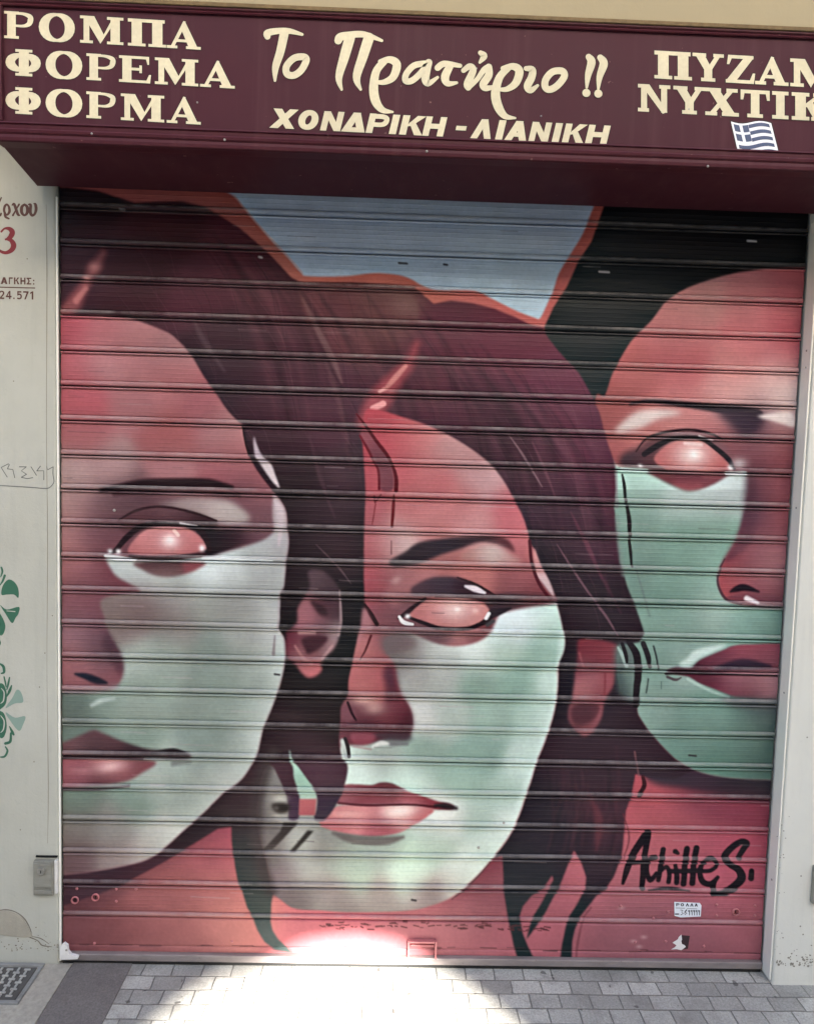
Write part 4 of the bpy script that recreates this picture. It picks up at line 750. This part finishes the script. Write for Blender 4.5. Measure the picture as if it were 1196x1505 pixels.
def sans_glyphs():
    w = .27
    def bar(x0, y0, x1, y1): return ('b', [(x0, y0), (x1, y0), (x1, y1), (x0, y1)])
    g = {}
    g['Χ'] = [('b', [(0, 1), (.32, 1), (1, 0), (.68, 0)]), ('b', [(.68, 1), (1, 1), (.32, 0), (0, 0)])]
    g['Ο'] = [('r2', .5, .5, .5, .52)]
    g['Ν'] = [bar(0, 0, w, 1), bar(1 - w, 0, 1, 1), ('b', [(0, 1), (.3, 1), (1, 0), (.7, 0)])]
    g['Δ'] = [('b', [(.36, 1), (.64, 1), (.3, 0), (0, 0)]), ('b', [(.36, 1), (.64, 1), (1, 0), (.7, 0)]), bar(.1, 0, .9, .2)]
    g['Ρ'] = [bar(0, 0, w, 1), ('s', [(.2, .88), (.62, .88), (.83, .8), (.86, .66), (.8, .52), (.62, .44), (.2, .44)], [.24, .24, .25, .26, .25, .22, .22], False)]
    g['Ι'] = [bar(.1, 0, .9, 1)]
    g['Κ'] = [bar(0, 0, w, 1), ('b', [(.66, 1), (1, 1), (.46, .5), (.2, .42)]), ('b', [(.36, .62), (.58, .66), (1, 0), (.68, 0)])]
    g['Η'] = [bar(0, 0, w, 1), bar(1 - w, 0, 1, 1), bar(.2, .40, .8, .62)]
    g['Λ'] = [('b', [(.36, 1), (.66, 1), (.3, 0), (0, 0)]), ('b', [(.36, 1), (.66, 1), (1, 0), (.7, 0)])]
    g['Α'] = g['Λ'] + [bar(.24, .2, .78, .38)]
    g['Γ'] = [bar(0, 0, w, 1), bar(0, .8, .95, 1)]
    g['Σ'] = [bar(0, .82, 1, 1), bar(0, 0, 1, .18), ('b', [(0, 1), (.34, 1), (.68, .5), (.40, .5)]), ('b', [(0, 0), (.34, 0), (.68, .5), (.40, .5)])]
    g['2'] = [('s', [(.1, .74), (.2, .9), (.5, .93), (.8, .84), (.82, .64), (.5, .34), (.12, .08)], .2, False), bar(.02, 0, .98, .18)]
    g['4'] = [bar(.56, 0, .8, 1), bar(0, .22, 1, .4), ('b', [(.56, 1), (.7, 1), (.24, .3), (0, .3)])]
    g['5'] = [bar(.14, .82, .92, 1), bar(.12, .46, .34, 1), ('s', [(.2, .56), (.5, .62), (.84, .5), (.84, .2), (.5, .08), (.1, .14)], .2, False)]
    g['7'] = [bar(0, .82, 1, 1), ('b', [(.7, .9), (1, .9), (.48, 0), (.2, 0)])]
    g['1'] = [bar(.42, 0, .72, 1), ('b', [(.1, .84), (.5, 1), (.5, .8), (.1, .66)])]
    g['.'] = [bar(.2, 0, .8, .2)]; g[':'] = [bar(.2, 0, .8, .2), bar(.2, .5, .8, .7)]
    return g
SERIF, SANS = serif_glyphs(), sans_glyphs()
def glyph(ink, parts, x0, x1, base, h, slope, slant=0.0, edge=1.1, fat=0.0, cols=(0, 1)):
    w = x1 - x0
    def P(u, v): x = x0 + u * w + slant * v * h; return (x, base(x0 + u * w) - v * h)
    for layer in ((1, 0) if edge else (0,)):
        e = edge if layer else 0; bs = .0003 if layer else .0010; mt = cols[layer]
        e += fat
        for p in parts:
            if p[0] == 'b':
                q = [P(*a) for a in p[1]]
                if e:
                    A = np.array(q); n = len(A); ar = sum(A[i][0] * A[(i + 1) % n][1] - A[(i + 1) % n][0] * A[i][1] for i in range(n))
                    out = []
                    for i in range(n):
                        d1 = A[i] - A[i - 1]; d2 = A[(i + 1) % n] - A[i]; d1 = d1 / (np.hypot(*d1) + 1e-9); d2 = d2 / (np.hypot(*d2) + 1e-9)
                        n1 = np.array([d1[1], -d1[0]]); n2 = np.array([d2[1], -d2[0]]); m = n1 + n2; m = m / max(np.dot(m, n1), .35) if np.hypot(*m) > 1e-6 else n1
                        out.append(tuple(A[i] + m * e * (1 if ar > 0 else -1)))
                    q = out
                ink.poly(q, bs, mt)
            elif p[0] == 's':
                ws = p[2] if isinstance(p[2], list) else [p[2]] * len(p[1])
                ink.ribbon([P(*a) for a in p[1]], [z * h * .86 for z in ws], bs, mt, p[3], True, e, caps=False)
            else:
                _, cx, cy, rx, ry = p; n = 28; pts = []; ws = []
                hw, vw = (.40, .11) if p[0] == 'r' else (.36, .25)
                for i in range(n):
                    t = i / n * 6.28318; c = abs(math.cos(t)); k = vw + (hw - vw) * c ** 1.3
                    pts.append(P(cx + (rx - hw * h / w * .5 * .92) * math.cos(t), cy + (ry - vw * .5) * math.sin(t))); ws.append(k * h * .92)
                ink.ribbon(pts, ws, bs, mt, True, False, e)

M_letter = gritty('cream_vinyl', srgb(216, 206, 174), srgb(206, 195, 164), 90); M_edge = material('dark_outline', srgb(46, 16, 20), .6, .3)  # dark outline under the letters and around the flag
# ---------------------------------------------------------------- the sign
sign = thing('shop_sign', 'maroon box sign with cream Greek lettering above the shutter', 'shop sign')
def sign_paint(name, c, rough):
    m = material(name, c, rough, .1); t = NT(m)
    a = t.noise(2.2, 5, .6); b = t.noise(120, 4, .7); sp = t.noise(45, 2, .5); vs = t.noise(9, 4, .6, (3, 1, .12))
    col = t.mix(t.ramp(a, [(.35, G(0)), (.75, G(.35))]), c, srgb(82, 44, 50)); col = t.mix(t.ramp(sp, [(.74, G(0)), (.78, G(.5))]), col, srgb(150, 120, 110)); col = t.mix(t.ramp(vs, [(.5, G(0)), (.8, G(.16))]), col, srgb(110, 78, 78))
    t.link(col, t.b.inputs['Base Color']); t.link(t.ramp(a, [(.3, G(rough - .08)), (.8, G(rough + .15))]), t.b.inputs['Roughness'])
    t.link(t.bump(b, .08, .0006), t.b.inputs['Normal']); return m
M_sign = sign_paint('maroon_panel', srgb(62, 29, 38), .5); M_frame = sign_paint('maroon_frame', srgb(64, 27, 35), .4); M_strip = gritty('brown_strip', srgb(120, 100, 70), srgb(100, 82, 58), 60)
SX0, SX1 = .008, 2.66; ST, SB = ZG + .528, ZG + .165
bm = bmesh.new()
A = [(SX0, SIGN_Y + .010, SB), (SX1, SIGN_Y + .010, SB), (SX1, SIGN_Y + .010, ST), (SX0, SIGN_Y + .010, ST)]
B = [(SX0 - .05, -.052, SB - .004), (SX1 + .05, -.052, SB - .004), (SX1 + .05, -.052, ST), (SX0 - .05, -.052, ST)]
va = [bm.verts.new(p) for p in A]; vb = [bm.verts.new(p) for p in B]
bm.faces.new(va[::-1]); bm.faces.new(vb)
for i in range(4): bm.faces.new((va[i], vb[i], vb[(i + 1) % 4], va[(i + 1) % 4]))
bmesh.ops.recalc_face_normals(bm, faces=bm.faces[:])
obj('sign_box', bm, M_sign, sign)
def rail(z0, z1, prof_):                                   # a long extrusion with the given (out, up) section
    bm = bmesh.new(); n = len(prof_)
    a = [bm.verts.new((SX0 - .004, SIGN_Y + .010 - o, z0 + u * (z1 - z0))) for o, u in prof_]; b = [bm.verts.new((SX1 + .004, v.co.y, v.co.z)) for v in a]
    for i in range(n - 1): bm.faces.new((a[i], b[i], b[i + 1], a[i + 1]))
    bm.faces.new(a); bm.faces.new(b[::-1]); bmesh.ops.recalc_face_normals(bm, faces=bm.faces[:]); return bm
obj('frame_rail', rail(SB - .003, SB + .050, [(-.03, 0), (.012, 0), (.017, .05), (.018, .2), (.016, .36), (.020, .44), (.021, .56), (.018, .64), (.012, .68), (.012, .86), (.016, .92), (.014, 1), (.0005, 1)]), M_frame, sign)
obj('frame_rail', rail(ST - .014, ST + .001, [(.0005, 0), (.006, 0), (.008, .2), (.006, .45), (.010, .7), (.010, 1), (-.03, 1)]), M_frame, sign)
bm = bmesh.new(); box(bm, SX0 - .004, SX0 + .014, SIGN_Y - .0055, SIGN_Y + .0095, SB + .0505, ST - .0145, .002); obj('frame_stile', bm, M_frame, sign)
bm = bmesh.new(); box(bm, SX1 - .014, SX1 + .004, SIGN_Y - .0055, SIGN_Y + .0095, SB + .0505, ST - .0145, .002); obj('frame_stile', bm, M_frame, sign)
bm = bmesh.new(); box(bm, -.3, SX1 + .3, SIGN_Y - .004, -.06, ST + .0015, ST + .0125, .002); obj('top_strip', bm, M_strip, sign)  # brown strip between sign and upper wall
FYL = SIGN_Y + .010
for x, y in ((135,196),(627,222),(1040,244),(330,205)):
    bm = bmesh.new(); dome(bm, on_plane(x, y, SIGN_Y - .009), .0035, .003); obj('screw', bm, M_grey, sign, True)
for x, y in ((290,150),(795,170),(1012,160),(700,100)):
    bm = bmesh.new(); dome(bm, on_plane(x, y, FYL - .0002), .0026, .002); obj('rivet', bm, M_grey, sign, True)
def line(chars, base, h, kit, slant=0.0, fat=0.0, name='lettering'):
    ink = Ink(FYL)
    for ch, x0, x1 in chars: glyph(ink, kit[ch], x0, x1, base, h, 0, slant, 1.3, fat)
    return ink.done(name, [M_letter, M_edge], sign)
line([('Ρ',6,51),('Ο',57,110),('Μ',117,182),('Π',188,242),('Α',245,294)], lambda x: 56.5 + .060 * (x - 28), 40, SERIF)
line([('Φ',8,60),('Ο',67,121),('Ρ',127,172),('Ε',175,223),('Μ',227,292),('Α',294,344)], lambda x: 111 + .060 * (x - 34), 39, SERIF)
line([('Φ',8,60),('Ο',67,121),('Ρ',127,172),('Μ',177,242),('Α',245,294)], lambda x: 167 + .0600 * (x - 34), 39, SERIF)
line([('Π',962,1014),('Υ',1018,1063),('Ζ',1066,1109),('Α',1110,1157),('Μ',1161,1226)], lambda x: 115.5 + .058 * (x - 988), 40, SERIF, 0, .5)
line([('Ν',938,984),('Υ',990,1036),('Χ',1037,1084),('Τ',1088,1131),('Ι',1134,1159),('Κ',1164,1215)], lambda x: 163.5 + .054 * (x - 960), 39, SERIF, 0, .7)
bs = lambda x: 187.5 + .0515 * (x - 416)
o = line([('Χ',397,431),('Ο',436,464),('Ν',471,499),('Δ',502,535),('Ρ',538,568),('Ι',571,582),('Κ',587,619),('Η',621,650)], bs, 27, SANS, .24, .7)
ink = Ink(FYL)
for ch, x0, x1 in (('Λ',692,720),('Ι',727,738),('Α',742,772),('Ν',777,804),('Ι',810,821),('Κ',826,856),('Η',860,890)): glyph(ink, SANS[ch], x0, x1, bs, 27, 0, .24, 1.3, .7)
glyph(ink, [('b', [(0, .36), (1, .36), (1, .6), (0, .6)])], 667, 682, bs, 27, 0, .24, 1.3)
ink.done('lettering', [M_letter, M_edge], sign)
ink = Ink(FYL)
SCRIPT = [([(393,53),(393,48),(407,45),(425,45),(444,50)], [8,9,8,7,3]), ([(418,47),(412,75),(405,98),(404,118)], [12,11,9,2.5]),
    ([(497,59),(500,54),(511,51),(535,50),(561,59)], [10,11,9,8,3]), ([(514,55),(506,83),(498,113),(502,131)], [14,13,9,2.5]), ([(542,55),(533,83),(524,113),(530,131)], [14,13,10,2.5]),
    ([(565,89),(553,104),(549,128),(552,148),(562,161),(577,164)], [9,10,12,12,8,2]), ([(559,90),(573,87),(583,94),(578,112),(565,120),(552,120)], [6,9,11,10,7,4]),
    ([(630,91),(625,112),(629,122),(643,113)], [9,11,8,3]),
    ([(643,99),(653,93),(676,96)], [8,8,5]), ([(662,95),(654,112),(658,122),(671,121)], [9,11,8,3]),
    ([(681,103),(690,97),(695,103),(687,122),(688,128)], [6,8,9,10,8]), ([(688,128),(701,116),(711,102),(718,98)], [7,6,7,8]), ([(718,98),(718,110),(710,123),(714,129),(726,127)], [9,10,10,8,4]), ([(706,77),(711,82),(705,91)], [6,9,3]),
    ([(747,99),(734,113),(728,136),(732,156),(742,170),(757,173)], [8,10,12,12,8,2]), ([(739,100),(754,97),(763,104),(758,121),(746,130),(734,131)], [6,9,11,10,7,4]),
    ([(773,100),(782,102),(781,113),(775,126),(780,132),(790,125)], [6,9,10,10,8,3]),
    ([(865,83),(869,91),(864,110),(862,128)], [8,11,8,2.5]), ([(882,84),(887,93),(881,112),(879,130)], [8,11,8,2.5])]
RINGS = [([(446,83),(432,85),(421,97),(422,108),(432,110),(443,102),(450,88)], 9), ([(623,93),(608,96),(597,108),(596,118),(605,118),(617,108),(627,95)], 8), ([(826,104),(812,105),(802,116),(801,127),(808,131),(819,125),(829,112)], 9)]
for gr, bs_, mt in ((1.8, .0003, 1), (.6, .0010, 0)):
    for p, w in SCRIPT: ink.ribbon(p, w, bs_, mt, False, True, gr)
    for p, w in RINGS: ink.ribbon(p, w, bs_, mt, True, True, gr)
    for x, y in ((861.5, 136), (879, 137)): ink.dot(x, y, 5.4 + gr, bs_, mt)
ink.done('lettering', [M_letter, M_edge], sign)
# flag sticker under the right-hand words
ink = Ink(FYL); C4 = [(1074,178),(1133,180.5),(1145.5,229.5),(1086,230)]
def fl(u, v):
    a = np.array(C4[0]) * (1 - u) * (1 - v) + np.array(C4[1]) * u * (1 - v) + np.array(C4[2]) * u * v + np.array(C4[3]) * (1 - u) * v
    return (a[0], a[1] + 2.6 * math.sin(u * 6.283))
def fq(u0, v0, u1, v1, base, mt):
    n = 10; ink.poly([fl(u0 + (u1 - u0) * i / n, v0) for i in range(n + 1)] + [fl(u1 - (u1 - u0) * i / n, v1) for i in range(n + 1)], base, mt)
fq(-.035, -.04, 1.035, 1.04, .0003, 2); fq(0, 0, 1, 1, .0006, 0)
for k in range(5):
    v0 = .05 + k * .195; fq(.42 if k < 3 else .06, v0, .94, v0 + .105, .0010, 1)
for u0, v0 in ((.05, .05), (.05, .32), (.27, .05), (.27, .32)): fq(u0, v0, u0 + .145, v0 + .20, .0010, 1)
ink.done('flag_emblem', [material('flag_white', srgb(226, 228, 232), .4), material('flag_blue', srgb(42, 62, 98), .4), M_edge], sign)

# ---------------------------------------------------------------- writing and stencil on the left wall
M_red = material('dark_red_paint', srgb(120, 34, 40), .6); M_brown = material('brown_paint', srgb(86, 52, 44), .6)
ink = Ink(WALL_YL); 
for p, w in (([(-6,301),(-10,297),(-13,304),(-12,313),(-8,316),(-4,308),(-3,300)], [3,3,4,4,3,3,3]), ([(-3,300),(-3,311),(0,316),(2,313)], [4,4,4,2]), ([(-1,296),(2,290)], [3,2]),
    ([(13,303),(10,300),(7,303),(6,309),(8,314),(11,315),(14,310),(13,303)], [3,3,3.5,3.5,3,3,4,3]), ([(7,312),(8,318),(13,321)], [3.5,3.5,2.5]),
    ([(18,301),(21,300),(26,314),(29,316)], [2,4,4,2]), ([(28,300),(24,307),(19,316)], [3,2,3]),
    ([(36,300),(32,304),(32,312),(36,316),(40,312),(40,304),(36,300)], [3,4.5,4.5,3,4.5,4.5,3]),
    ([(42,300),(45,301),(44.5,311),(47,316),(51,314),(53,307),(52,300),(50,299)], [2,4,4.5,4,3.5,4.5,4,2])): ink.ribbon(p, w)
ink.done('lettering', M_brown, wl)
ink = Ink(WALL_YL)
ink.ribbon([(2,340),(7,335.5),(14,336),(18,341),(15,348),(8,352)], [3,3,6,8,7,2]); ink.ribbon([(8,351),(16,353),(20,360),(17,367),(9,371),(1,369),(-4,364)], [2,6,8,7,5,4,2])
ink.done('house_number', M_red, wl)
ink = Ink(WALL_YL)
for ch, x0, x1 in (('Α',1,11),('Γ',13,19),('Κ',20.5,28.5),('Η',30,37.5),('Σ',39,46),(':',48,51)): glyph(ink, SANS[ch], x0, x1, lambda x: 417 + .02 * (x - 1), 10, 0, 0, 0, 0)
ink.ribbon([(-30,421),(51,423)], 1.5)
for ch, x0, x1 in (('2',-1,6.5),('4',8.5,17),('.',19,22),('5',24.5,32),('7',34,42),('1',43.5,51)): glyph(ink, SANS[ch], x0, x1, lambda x: 439 + .02 * (x - 1), 12, 0, 0, 0, 0)
ink.done('lettering', M_brown, wl)
M_pen = material('grey_marker', srgb(104, 106, 104), .7)
ink = Ink(WALL_YL)
for p in ([(1.7,687),(10.5,701)], [(1.7,687),(12.5,681.5),(13.6,683)], [(13.6,683),(10.9,689)], [(10.9,689),(18.8,690),(21.7,702)], [(28.4,686),(38.5,686)], [(38.5,686),(31.4,692),(38.9,697)], [(38.9,697),(31.4,701.4)], [(31.4,701.4),(40,703.5),(48,702)], [(45.6,686),(53.5,698.5)], [(59.4,685),(54,692)], [(54,692),(64.4,691.8),(64.4,705)], [(68.6,686),(70,690.5),(78,686)], [(78.2,686),(77.8,696),(79,704),(78.6,710),(72,717),(62,717.7),(47,716.4),(0,713.5),(-30,712)], [(-6,690),(-1,697)], [(-1,697),(-8,704)]):
    ink.ribbon(p, 1.1, smooth=len(p) > 3)
ink.done('graffiti_tag', M_pen, wl)
M_green = material('green_stencil_paint', srgb(52, 98, 76), .7); M_pale = material('faded_green_paint', srgb(128, 150, 138), .7)
ink = Ink(WALL_YL); XM = -16
ORN = [([(2,874),(4,861),(12,852),(20.6,855),(26.8,865),(27,878.8),(20.6,874),(10,874)], 0), ([(0,889),(10,896),(27.8,892),(27,902),(23,908),(17.5,916),(8,902)], 0),
    ([(0,1004.5),(6,1007),(10,1020),(9,1033),(4,1040),(-3,1041),(-4,1010)], 0), ([(-3,1046),(6,1049),(10,1067),(6,1083),(-1,1083),(-4,1060)], 0),
    ([(8,1041),(18,1026),(24.7,1014),(31,1018),(34,1032),(22,1034)], 1), ([(8,1047),(22,1055),(37,1053),(34,1065),(27.8,1074.6),(16,1061)], 1),
    ([(-6,898),(2,905),(8,920),(4,933),(-2,930)], 0)]
STR = [([(2,834),(3.5,840),(1,848)], [2.5,3,1.5]), ([(7,846),(4,854),(0,860)], [3.5,3,1.5]), ([(0,976),(5,980),(6,988),(2,990)], [2.5,4,3.5,2]), ([(6,995),(8,1004),(9,1010)], [2,2.5,1.5]), ([(14,996),(12,1006),(10,1014)], [2,3,1.5]), ([(17,1008),(14,1016),(10,1024)], [2,4,1.5]), ([(14,1068),(18,1076),(20,1080)], [1.5,4,3]), ([(16,1078),(15,1090),(8,1093)], [3,4,4]), ([(8,1098),(11,1104),(7,1112),(1,1113)], [2,3,3,2]), ([(-2,940),(0,945),(-2,950)], [2,3,2])]
for mir in (0, 1):
    f = (lambda p: [(2 * XM - a, b) for a, b in p]) if mir else (lambda p: p)
    for p, mt in ORN: ink.poly([tuple(a) for a in smooth_poly(f(p), True, 4)], .0006, mt)
    for p, w in STR: ink.ribbon(f(p), w, .0006, 0)
    ink.ribbon(f([(14,880),(20,879),(23,884),(19,889),(12,888)]), [1,1.5,2,1.5,1], .0012, 2); ink.ribbon(f([(2,1012),(6,1018),(5,1030),(1,1034)]), [1,1.8,1.8,1], .0012, 2); ink.ribbon(f([(1,1052),(6,1060),(5,1072),(1,1077)]), [1,1.8,1.8,1], .0012, 2); ink.ribbon(f([(10,898),(22,899)]), [1,1.5], .0012, 2)
ink.done('stencil_ornament', [M_green, M_pale, M_wall], wl)
# chipped plaster at the foot of the wall, the thin plate edge under the sign
rr0 = random.Random(9)
bm = bmesh.new(); prism(bm, [on_plane(x, y, WALL_YL + .002) for x, y in smooth_poly([(-40,1345),(-10,1341),(8,1338),(24,1342),(36,1352),(44,1366),(47,1376),(30,1377),(-10,1373),(-40,1374)], True, 3)], Vector((0, -.0045, 0))); obj('plaster_patch', bm, M_patch, wl)
ink = Ink(WALL_YL)
ink.ribbon([(-12,1341),(8,1337.5),(24,1341.5),(36,1351),(44,1365),(47,1376)], [.8,1.6,1.1,1.8,1.2,.8]); ink.ribbon([(20,1372),(40,1377),(55,1383),(62,1390),(76,1392)], [1.2,1.8,1.4,1.8,.8]); ink.ribbon([(47,1377),(60,1380),(72,1388)], [.8,1.2,.7]); ink.ribbon([(68,300),(69,420),(68.4,640),(70,800),(69,980),(71,1150),(70,1240)], [.4,.9,.5,.8,.4,.8,.4])
for k in range(75):
    x = rr0.uniform(-30, 88); y = 1400 - abs(rr0.gauss(0, 16)); r = rr0.uniform(.3, 1.2); ink.poly([(x + r * rr0.uniform(.5, 1.6) * math.cos(i / 7 * 6.28), y + r * rr0.uniform(.5, 1.2) * math.sin(i / 7 * 6.28)) for i in range(7)])
for x, y in ((40,380),(58,1010),(66,960),(20,560),(77,905),(50,1120),(30,1220)): ink.dot(x, y, .9)
ink.done('crack', material('crack_line', srgb(120, 112, 100), .9), wl)  # darker lines and flecks of the cracked plaster
ink = Ink(WALL_Y); rr = random.Random(4)
for k in range(60):
    x = rr.uniform(1141, 1196); y = 1421 - abs(rr.gauss(0, 11)) * (1.0 if x > 1160 else .45); r = rr.uniform(.5, 1.9)
    ink.poly([(x + r * rr.uniform(.5, 1.4) * math.cos(i / 7 * 6.28), y + r * rr.uniform(.5, 1.2) * math.sin(i / 7 * 6.28)) for i in range(7)])
for k in range(26):
    x = rr.uniform(1133, 1150); y = rr.uniform(1200, 1418); r = rr.uniform(.4, 1.1); ink.dot(x + (1418 - y) * .045, y, r)
for x, y in ((1176,1362),(1180,1374),(1186,1084),(1184,540),(1177,1288)): ink.dot(x, y, 1.2)
ink.done('flaking_paint', material('bare_render', srgb(132, 128, 118), .9), wr)

# ---------------------------------------------------------------- lock boxes on the piers
def lock(px0, py0, px1, py1, label, plate, WALL_Y):
    t = thing('lock_box', label, 'lock box', 'lock boxes beside the shutter')
    a, b = on_plane(px0, py1, WALL_Y), on_plane(px1, py0, WALL_Y)
    h = b.z - a.z; w = b.x - a.x
    bm = bmesh.new(); box(bm, a.x, b.x, WALL_Y - .016, WALL_Y + .004, a.z, b.z, .003); obj('casing', bm, M_lock, t)
    bm = bmesh.new(); box(bm, a.x + .004, b.x - .004, WALL_Y - .0215, WALL_Y - .0164, a.z + h * .26, b.z - .006, .0015); c = obj('cover_plate', bm, M_lock, t)
    bm = bmesh.new(); box(bm, a.x + .004, b.x - .004, WALL_Y - .020, WALL_Y - .0164, a.z + h * .06, a.z + h * .17, .0015); obj('bolt_slide', bm, M_lock, t)
    k = Vector((a.x + w * .48, 0, a.z + h * .76))
    bm = bmesh.new(); disc(bm, k, .0155, WALL_Y - .0235, WALL_Y - .0218); disc(bm, k, .0115, WALL_Y - .031, WALL_Y - .0237); kn = obj('key_cylinder', bm, M_grey, t)
    bm = bmesh.new(); box(bm, k.x - .0012, k.x + .0012, WALL_Y - .0316, WALL_Y - .0312, k.z - .005, k.z + .005); obj('keyhole', bm, M_dark, kn)
    if plate:
        bm = bmesh.new(); box(bm, b.x + .0008, -.0004, WALL_Y - .010, WALL_Y + .004, a.z + .004, b.z - .001, .0015); obj('side_plate', bm, M_white, t)
        bm = bmesh.new(); box(bm, a.x + .004, -.002, WALL_Y - .006, WALL_Y + .002, b.z + .0075, b.z + .0125, .001); obj('slot', bm, M_dark, t)
M_lock = worn_metal('grey_lock_paint', srgb(146, 145, 135), .5, .1, srgb(106, 103, 94))
lock(52, 1263, 81, 1313, 'grey metal lock box with a round key cylinder, on the lettered wall', True, WALL_YL)
lock(1190, 1272, 1222, 1326, 'grey metal lock box on the plain wall without lettering, cut by the picture edge', False, WALL_Y)

# ---------------------------------------------------------------- stickers on the bottom slats
def flat_sticker(name, pts, y, mat, label, cat, grp=None):
    bm = bmesh.new(); prism(bm, [on_plane(a, b, y) for a, b in pts], Vector((0, -.0006, 0))); return obj(name, bm, mat, shutter)
SY = -.0048
st = flat_sticker('sticker', [(990.5,1326),(1028,1327.5),(1030.5,1331),(1029.5,1347.5),(1000,1348.8),(991,1346.5)], SY, material('sticker_white', srgb(222, 226, 232), .35), '', ''); st['label'] = 'small white phone number sticker'
ink = Ink(SY - .0006); mS = material('sticker_print', srgb(50, 52, 62), .6)
for k, x in enumerate((993.5,1000,1007.5,1014,1020.5)): glyph(ink, SANS[('Ρ','Ο','Λ','Λ','Α')[k]], x, x + 4.8, lambda x: 1332.3 + .02 * (x - 993), 4.4, 0, 0, 0, 0)
ink.ribbon([(993,1335),(1006,1335.4)], .7); ink.ribbon([(1009,1335.6),(1024,1336.2)], .5); ink.ribbon([(992.5,1344),(997,1344)], 1.8)
for p in ([(1000,1338),(1003.5,1338.5),(1001.5,1341),(1004,1343),(1000.5,1345)], [(1009,1337.5),(1006,1340),(1009,1343),(1006.5,1345),(1006,1342),(1009,1338)]): ink.ribbon(p, 1.0, smooth=False)
for x in (1013,1016.8,1020.4,1024,1027.6): ink.ribbon([(x, 1340.5), (x - 1.6, 1340), (x - 1.2, 1338.2), (x, 1338.4), (x, 1345.4)], 1.0, smooth=False)
ink.done('print', mS, st)
t2 = flat_sticker('torn_sticker', [(1002,1375),(1013.5,1376),(1010.5,1395),(1003,1395.5),(1000,1386)], -.0082, material('torn_dark_paper', srgb(52, 34, 38), .7), '', ''); t2['label'] = 'torn dark and white sticker remnant'
bm = bmesh.new(); prism(bm, [on_plane(a, b, -.0089) for a, b in ((1001,1374),(997,1378),(996,1381),(992,1383.5),(988,1386),(991,1388),(994,1390),(991,1393),(986,1396),(994,1395.5),(1001,1397),(1004.5,1394.5),(1007.5,1392),(1006,1389.8),(1002,1388),(1001,1384),(1002,1381))], Vector((0, -.0005, 0))); obj('paper_scrap', bm, material('torn_white_paper', srgb(216, 212, 210), .7), t2)

# ---------------------------------------------------------------- iron cover in the pavement by the left wall
cov = thing('utility_cover', 'rusty grey iron utility cover set in the pavement at the lower left', 'utility cover')
g0, g1 = on_ground(-60, 1409), on_ground(74, 1409); yb = on_ground(20, 1480).y; yt = -.03
M_iron = worn_metal('worn_iron', srgb(138, 138, 136), .55, .1, srgb(92, 88, 84))
bm = bmesh.new(); X0, X1 = g1.x - .46, g1.x
box(bm, X0, X1, yt - .014, yt, -.02, .012, .002); box(bm, X0, X1, yb, yb + .014, -.02, .012, .002); box(bm, X0, X0 + .014, yb + .0145, yt - .0145, -.02, .012, .002); box(bm, X1 - .014, X1, yb + .0145, yt - .0145, -.02, .012, .002)
obj('frame', bm, M_iron, cov)
bm = bmesh.new(); box(bm, X0 + .018, X1 - .018, yb + .018, yt - .018, -.02, .0075, .001)
obj('cover_plate', bm, worn_metal('dark_iron', srgb(84, 82, 80), .6, .1, srgb(58, 55, 52)), cov); bm = bmesh.new()
nx, ny = 14, 9
for i in range(nx):
    for j in range(ny):
        cx = X0 + .03 + (X1 - X0 - .06) * (i + .5) / nx; cy = yb + .026 + (yt - yb - .052) * (j + .5) / ny
        w, d = (.0105, .0035) if (i + j) % 2 else (.0035, .0085)
        box(bm, cx - w, cx + w, cy - d, cy + d, .0076, .0122, .0012)
obj('tread_pattern', bm, worn_metal('worn_tread', srgb(168, 167, 162), .5, .1, srgb(120, 116, 110)), cov)
